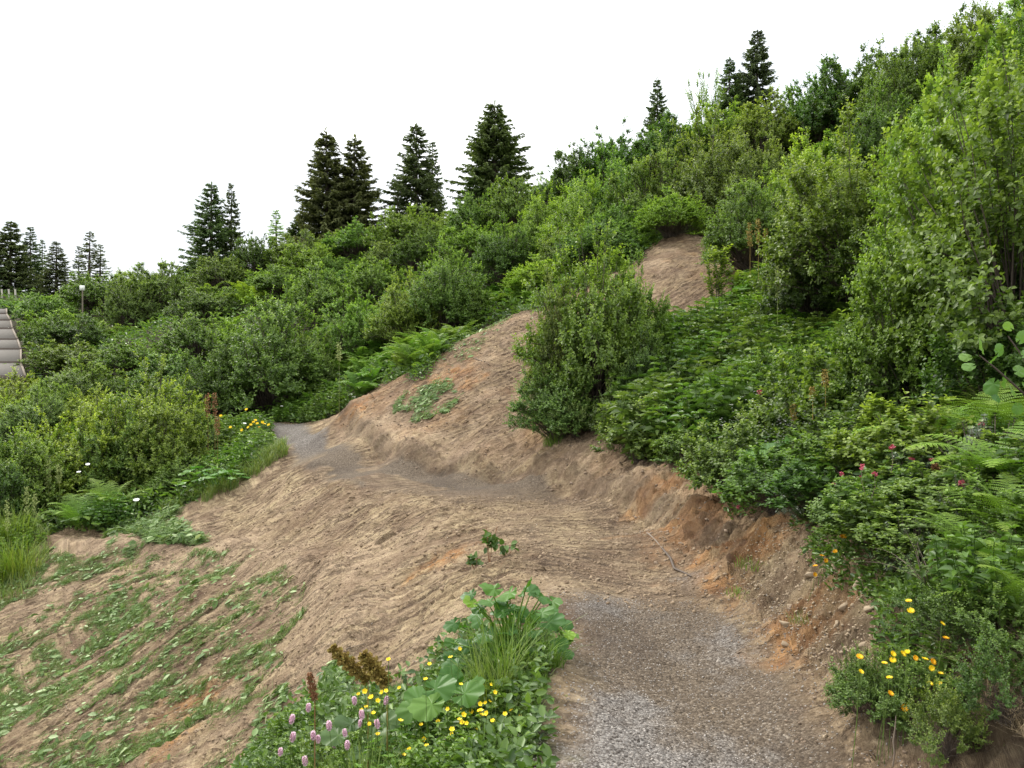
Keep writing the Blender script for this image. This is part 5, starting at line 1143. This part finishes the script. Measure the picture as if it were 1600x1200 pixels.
# sprouting plants on the mound
for (u, v, h, lb, n) in [(765, 880, .36, 'lone leafy shoot with brown stems on the mound', 9), (745, 895, .15, 'low green sprout left of the lone shoot', 6), (790, 870, .16, 'small brown sprout right of the lone shoot', 4)]:
    x, y, z = at(u, v); o = empty('leafy_shoot', (x, y, z)); tag(o, lb, 'shoot'); mb = MB(); lf = MB(); gg = np.random.default_rng(u)
    for q in range(3):
        e = np.array([gg.normal(.03, .06), gg.normal(0, .05), h*gg.uniform(.7, 1)]); tube(mb, np.array([[0, 0, -.02], e*.5+gg.normal(0, .01, 3), e]), .003, 4, .2)
        s_ = gg.uniform(.45, 1, n); leaves(lf, e*s_[:, None], gg.normal(size=(n, 3))+[0, 0, .2], gg.normal(0, .4, (n, 3))+[0, -.4, 1], .075, .06, None, .05)
    mb.obj('stem', M_rust, o); lf.obj('foliage', M_herb, o)
# ------------------------------------------------------------------ flowers
def flower_stem(root, p0, p1, mat=M_grass, r=.0016):
    mb = MB(); m_ = (p0+p1)/2+np.array([random.uniform(-.015, .015), random.uniform(-.01, .01), 0]); tube(mb, np.array([p0, m_, p1]), r, 3, .4, .1); mb.obj('stem', mat, root).color = (1, 1, 1, 1)
def head_spike(L, r, n, mat_seed):
    g = np.random.default_rng(mat_seed); F = MB(); s_ = g.random(n); a = g.uniform(0, 6.28, n); rr = r*np.sin(np.pi*np.clip(s_*.9+.07, 0, 1))**.5
    P_ = np.stack([rr*np.cos(a)*.6, rr*np.sin(a)*.6, s_*L], 1); d = np.stack([np.cos(a), np.sin(a), g.uniform(.1, .9, n)], 1)
    leaves(F, P_, d, g.normal(size=(n, 3))+[0, 0, .5], r*.75, r*.7, g.random(n), 0, .3, .1); tube(F, [[0, 0, 0], [0, 0, L*.5], [0, 0, L*.97]], [r*.6, r*.65, r*.3], 7, .4); return F
PINKM = head_spike(.040, .011, 110, 1).mesh('flower_head', [M_pink])
def composite(np_, L, W, up, mat, seed, layers=1):
    g = np.random.default_rng(seed); F = MB()
    for q in range(layers):
        a = np.arange(np_)/np_*6.283+q*.3; d = np.stack([np.cos(a), np.sin(a), np.full(np_, up+q*.3)], 1)
        leaves(F, d*.001*[1, 1, 0], d, np.stack([-np.cos(a)*up, -np.sin(a)*up, np.ones(np_)], 1), L*(1-.2*q), W, g.random(np_), 0, .1, -.15)
    v, f = ico(L*.24, 1, 1, (1, 1, .6), .1); F.add(v+[0, 0, L*.12], f, .2); return F.mesh('flower_head', [mat])
BUTM = composite(5, .0135, .0135, .45, M_yellow, 1); HAWM = composite(13, .021, .008, .3, M_yellow, 2, 2); ORAM = composite(13, .021, .008, .3, M_orange, 3, 2)
def flower(name, label, cat, group, u, v, t_, head, hs, lean=.04, stemmat=M_grass, face=.6, short=None):
    p1 = np.array(ray(u, v, t_)); x0, y0 = p1[0]+random.uniform(-lean, lean), t_+random.uniform(0, lean); z0 = gz(x0, y0)
    if z0 > p1[2]-.03: z0 = p1[2]-.10
    if short: z0 = max(z0, p1[2]-short)
    root = empty(name, (x0, y0, z0)); tag(root, label, cat, group); c = np.array([x0, y0, z0]); flower_stem(root, np.zeros(3), p1-c, stemmat)
    h = bpy.data.objects.new('flower_head', head); COL.objects.link(h); h.parent = root; h.location = p1-c; h.scale = (hs,)*3; h.rotation_euler = (random.uniform(0, face), random.uniform(-.25, .25), random.uniform(-.6, .6)); return root
pk = [(455, 1125), (457, 1153), (490, 1150), (515, 1135), (523, 1162), (498, 1155), (543, 1165), (438, 1175), (478, 1190), (555, 1095), (602, 1095), (566, 1118), (563, 1130), (591, 1132), (693, 1162), (482, 1106), (540, 1145)]
pk.sort()
for k, (u, v) in enumerate(pk): flower('bistort', '%s pink flower spike from the left on the verge' % ORD[k], 'flower', 'pink bistort spikes', u, v-6+12, 4.0+random.uniform(-.15, .25), PINKM, random.uniform(.9, 1.15), face=.1)
gy_ = random.Random(21); bt = [(560, 1085), (570, 1080), (580, 1090), (590, 1095), (597, 1082), (603, 1080), (572, 1105), (565, 1110), (583, 1115), (588, 1130), (577, 1132), (624, 1075), (607, 1035-4), (718, 1014), (704, 1028), (671, 1038), (665, 1062), (720, 1070), (768, 1070), (773, 1082), (767, 1095), (738, 1095), (750, 1100), (711, 1110), (724, 1117), (737, 1112), (753, 1118), (735, 1128), (718, 1125), (784, 1145), (810, 1127), (797, 1108), (789, 1116), (780, 1120), (770, 1127), (758, 1135), (752, 1140), (765, 1160), (740, 1160), (712, 1165), (685, 1180), (675, 1112), (662, 1155), (640, 1172), (631, 1180), (700, 1190), (728, 1195), (590, 1148), (593, 1170)]
bt += [(gy_.gauss(745, 32), gy_.gauss(1130, 28)) for _ in range(26)]+[(gy_.uniform(620, 830), gy_.uniform(1120, 1195)) for _ in range(20)]
bt = sorted(bt)
TH = ['leftmost', 'left hand', 'middle', 'right hand', 'rightmost']
bands = {}
for u, v in bt: bands.setdefault(('upper' if v < 1090 else 'middle' if v < 1140 else 'lower', int((u-540)//30)), []).append((u, v))
LMB = ['beside the pink spikes', 'right of the pink spikes', 'under the wide cupped leaves', 'below the broad leaf clump', 'nearest the gravel', 'nearest the gravel']
for (row, c), l in bands.items():
    l.sort()
    for k, (u, v) in enumerate(l):
        flower('buttercup', '%s from the left of the %s row of buttercups %s%s' % (ORD[min(k, 19)], row, ['left of the pink cluster end', 'beside the pink spikes', 'right of the pink spikes', 'left of the cupped leaves', 'under the wide cupped leaves', 'right of the cupped leaves', 'below the broad leaf clump', 'under the tall grass', 'left of the gravel', 'near the gravel', 'at the gravel'][min(max(c, 0), 10)], ''), 'flower', 'yellow buttercups on the verge', u, v, 3.95+random.uniform(-.2, .35), BUTM, random.uniform(.85, 1.15), face=1.1)
hw = [(1343, 1027), (1345, 1050), (1382, 1037), (1395, 1022), (1410, 1022), (1418, 1019), (1430, 1028), (1445, 1031), (1457, 1034), (1456, 1044), (1390, 1060), (1391, 1084), (1413, 1106), (1453, 1069), (1468, 1069), (1482, 1064), (1504, 1053), (1520, 1057), (1530, 1052), (1522, 1068), (1470, 1053), (1478, 998), (1472, 975), (1420, 940), (1423, 955), (1395, 1032), (1491, 1120), (1503, 1118)]
hw.sort(key=lambda q: q[0]+q[1]*.001)
for k, (u, v) in enumerate(hw): flower('hawkbit', '%s hawkbit flower from the left at the bottom right of the path' % (ORD[k] if k < 20 else ['twenty-first', 'twenty-second', 'twenty-third', 'twenty-fourth', 'twenty-fifth', 'twenty-sixth', 'twenty-seventh', 'twenty-eighth'][k-20]), 'flower', 'yellow hawkbits by the right of the path', u, v, 3.35, ORAM if k % 4 == 0 else HAWM, random.uniform(.62, .82), .05, face=1.2)
for k, (u, v) in enumerate(sorted([(1316, 838), (1305, 862), (1284, 869), (1290, 876), (1357, 868), (1274, 885), (1273, 898), (1319, 838)])): flower('hawkbit', '%s orange hawkbit from the left above the stony cut' % ORD[k], 'flower', 'orange hawkbits above the stony cut', u, v, 5.05, ORAM, .85, .06, face=1.3)
for k, (u, v) in enumerate(sorted([(396, 660), (402, 662), (405, 668), (392, 664), (410, 660), (399, 657), (413, 663), (388, 668), (385, 640), (360, 668), (378, 672), (420, 664), (345, 650)])): flower('yellow_flower', '%s from the left of the yellow flowers at the gravel corner' % ORD[k], 'flower', 'yellow flowers at the gravel corner', u, v, 17.6, HAWM, 1.9, .1, face=1.3)
for k, (u, v) in enumerate(sorted([(1393, 699), (1347, 730), (1315, 741), (1302, 757), (1502, 755), (1187, 612), (1500, 838), (1153, 792), (1367, 741)])):
    F = MB(); g2 = np.random.default_rng(u)
    for q in range(12):
        d = norm(g2.normal(size=3)+[0, -.4, .4]); leaves(F, d[None]*.010+g2.normal(0, .004, (3, 3)), d[None]+g2.normal(0, .5, (3, 3)), g2.normal(size=(3, 3)), .024, .017)
    t_ = {1187: 9.0, 1153: 7.4}.get(u, 4.35 if u > 1340 else 5.5); flower('red_blossom', '%s red blossom cluster from the left on the right slope' % ORD[k], 'flower', 'red blossom clusters', u, v, t_, F.mesh('flower_head', [M_red]), random.uniform(.45, .65) if u != 1187 else 1.0, .05, M_twig, short=.14)
# white flower sprays
WSP = MB(); g3 = np.random.default_rng(9)
for q in range(34):
    e = np.array([g3.normal(0, .16), g3.normal(0, .16), .45+g3.uniform(0, .25)]); tube(WSP, np.array([[e[0]*.4, e[1]*.4, 0], e*[.8, .8, .6], e]), .0015, 3, .3, 0, 1)
    for w_ in range(3):
        c = e+g3.normal(0, .022, 3); a = np.arange(5)*1.257; leaves(WSP, np.repeat(c[None], 5, 0), np.stack([np.cos(a), np.sin(a), .3+0*a], 1), np.array([[0, -.3, 1.]]*5), .0095, .008, .8)
WSPM = WSP.mesh('white_flower_spray', [M_white, M_herb])
ws = sorted([(1190, 690), (1215, 730), (1180, 740), (1200, 770), (1225, 700), (1250, 685), (1240, 710), (1140, 540), (1190, 520), (1220, 560), (1170, 560), (1170, 720), (1155, 590), (1260, 730)])
for k, (u, v) in enumerate(ws):
    x, y, z = at(u, v+15); o = put_simple('white_flower_spray', WSPM, xy=(x, y), s=.95 if v > 650 else 1.1); tag(o, '%s spray of tiny white flowers from the left on the right slope' % ORD[k], 'flower', 'sprays of tiny white flowers')
for k, (u, v, t_, s) in enumerate([(123, 738, 16, 1.6), (137, 726, 16, 1.6), (213, 782, 15.5, 2.2), (440, 635, 22, 1.5), (382, 662, 18, 1.5)]):
    flower('white_flower', ['white flower head left of the pair over the left ferns', 'white flower head right of the pair over the left ferns', 'large white flower at the edge of the left ferns', 'white flower under the dome shaped alder', 'white flower beside the corner flowers'][k], 'flower', None, u, v, t_, composite(9, .03, .02, .2, M_white, 5), s)
# dock and other seed spikes
def seed_spike(name, label, cat, u0, v0, u1, v1, t_, r, mat, n=260, root_v=60):
    p1 = np.array(ray(u1, v1, t_)); p0 = np.array(ray(u0, v0, t_)); xb, yb = p0[0], t_; zb = min(gz(xb, yb), p0[2]-.05); root = empty(name, (xb, yb, zb)); tag(root, label, cat, 'seed spikes of dock and hellebore'); c = np.array([xb, yb, zb])
    mb = MB(); tube(mb, np.array([[0, 0, -.05], (p0-c)*[.5, .5, .55], p0-c, (p0+p1)/2-c, p1-c]), [.005, .004, .003, .002, .001], 4, .4); mb.obj('stem', mat, root)
    g = np.random.default_rng(int(u0*7+v0)); F = MB(); s_ = g.random(n); ax = norm(p1-p0); q = g.normal(size=(n, 3)); q = norm(q-(q@ax)[:, None]*ax); rr = r*(.35+.65*np.sin(np.pi*np.clip(s_*.8+.12, 0, 1)))*(.8+.35*np.sin(s_*40)) 
    P_ = p0-c+(p1-p0)*s_[:, None]+q*(rr*g.random(n)**.5)[:, None]; leaves(F, P_, q+ax*.5+g.normal(0, .4, (n, 3)), g.normal(size=(n, 3)), r*.45, r*.4, g.random(n), 0, .3, .1); F.obj('seed_head', mat, root)
seed_spike('dock_spike', 'large drooping brown dock seed head left of the two on the verge', 'seed head', 575, 1065, 518, 1012, 4.3, .035, M_dock, 1300)
seed_spike('dock_spike', 'large brown dock seed head right of the two on the verge', 'seed head', 605, 1070, 566, 1022, 4.25, .04, M_dock, 1400)
seed_spike('dock_spike', 'upright rusty seed head left of the drooping dock', 'seed head', 492, 1095, 484, 1052, 4.4, .022, M_rust, 500)
for u, v, t_, h, lb, mt in [(325, 655, 19, 40, 'rusty seed spike left of the pair near the gravel corner', M_rust), (336, 650, 19, 36, 'rusty seed spike right of the pair near the gravel corner', M_rust), (340, 680, 18, 30, 'short rusty seed spike under the pair', M_rust), (42, 805, 16.2, 45, 'pale green seed spike at the left edge of the bench', M_paleseed), (55, 810, 16.4, 38, 'second pale green seed spike at the left edge', M_paleseed),
                        (76, 765, 17.5, 45, 'pale seed spike above the bright ferns', M_paleseed), (93, 755, 17.5, 28, 'short pale seed spike above the bright ferns', M_paleseed), (12, 830, 15.5, 50, 'tall pale grass spike by the left picture edge', M_paleseed), (1172, 385, 17, 36, 'left ochre seed spike below the bare stem alder', M_dock), (1185, 380, 17, 38, 'middle ochre seed spike below the bare stem alder', M_dock), (1197, 388, 17, 30, 'right ochre seed spike below the bare stem alder', M_dock),
                        (1215, 465, 13, 50, 'green seed spike among the upper herbs', M_paleseed), (1240, 660, 8.3, 30, 'brown seed spike by the white flowers', M_dock), (1290, 605, 7.5, 28, 'ochre seed spike above the white flowers', M_dock), (1270, 625, 7.8, 20, 'short ochre spike left of the ochre seed spike', M_dock), (1462, 735, 5, 10, 'orange seed head in front of the bright shoot alder', M_rust), (530, 565, 22, 30, 'green spike among the big fern bank', M_paleseed)]:
    seed_spike('seed_spike', lb, 'seed head', u, v, u-1, v-h, t_, .03*t_/10+.012, mt, 160)
# sticks, roots and twigs lying on the soil
for u0, v0, u1, v1, r, lb in [(580, 985, 600, 955, .006, 'pale curved root on the mound'), (727, 552, 765, 572, .012, 'pale stick near the top of the scar'), (655, 635, 680, 655, .010, 'thin root on the scar above the path'), (395, 1120, 460, 1080, .005, 'straw stalk on the lower slope'), (95, 1080, 105, 1115, .006, 'short pale stick at lower left'), (520, 1040, 570, 1012, .004, 'thin dry stalk below the mound'),
                              (645, 1035, 680, 1045, .004, 'yellow straw beside the broad leaf clump'), (1395, 1200, 1400, 1120, .004, 'bare upright twig at bottom right'), (1035, 860, 1080, 905, .012, 'long dark stick along the foot of the cut'), (1000, 830, 1035, 860, .010, 'upper stick along the foot of the cut')]:
    a = np.array(at(u0, v0)); b_ = np.array(at(u1, v1)); mb = MB(); m1 = (a+b_)/2; m1[2] = gz(m1[0], m1[1]); s_ = np.linalg.norm(b_-a)*.015
    if v1 == 1120: b_ = np.array(ray(1400, 1120, a[1])); m1 = (a+b_)/2
    tube(mb, np.array([a, (a+m1)/2+[s_, 0, 0], m1+[-s_, 0, 0], (m1+b_)/2, b_])+[0, 0, r*1.2], [r*.8, r, r, r*.8, r*.4], 5, .8); tag(mb.obj('stick', M_twig if 'dark' not in lb else M_bark), lb, 'stick', 'sticks and roots on the soil')

# dry roots and grass hanging from the earth at the bottom right
x4 = gc.uniform(1.85, 2.3, 5000); y4 = gc.uniform(2.7, 3.6, 5000); kk = fbm(x4*5, y4*5, 3, 88) > .45
tag(blades('dry_grass', M_straw, x4[kk], y4[kk], .10, .0012, 1.6, 0), 'dry root threads hanging from the dark earth at the bottom right', 'dry grass')
x, y = samp_w([(-1.5, 6), (-5, 8.5), (-9.5, 12), (-8, 14.5), (-3, 11), (-1.5, 8.5)], 9000); stones('lower_slope_clods', M_clod, x, y, .005+.028*gc.random(len(x))**5, label='clods scattered over the lower slope')
x, y = samp_w([(-4, 18.5), (-1, 22), (.6, 22.5), (2, 17), (1.5, 13.5), (-1.5, 15.8)], 7000); stones('scar_clods', M_clod, x, y, .008+.035*gc.random(len(x))**5, label='clods on the bare scar')
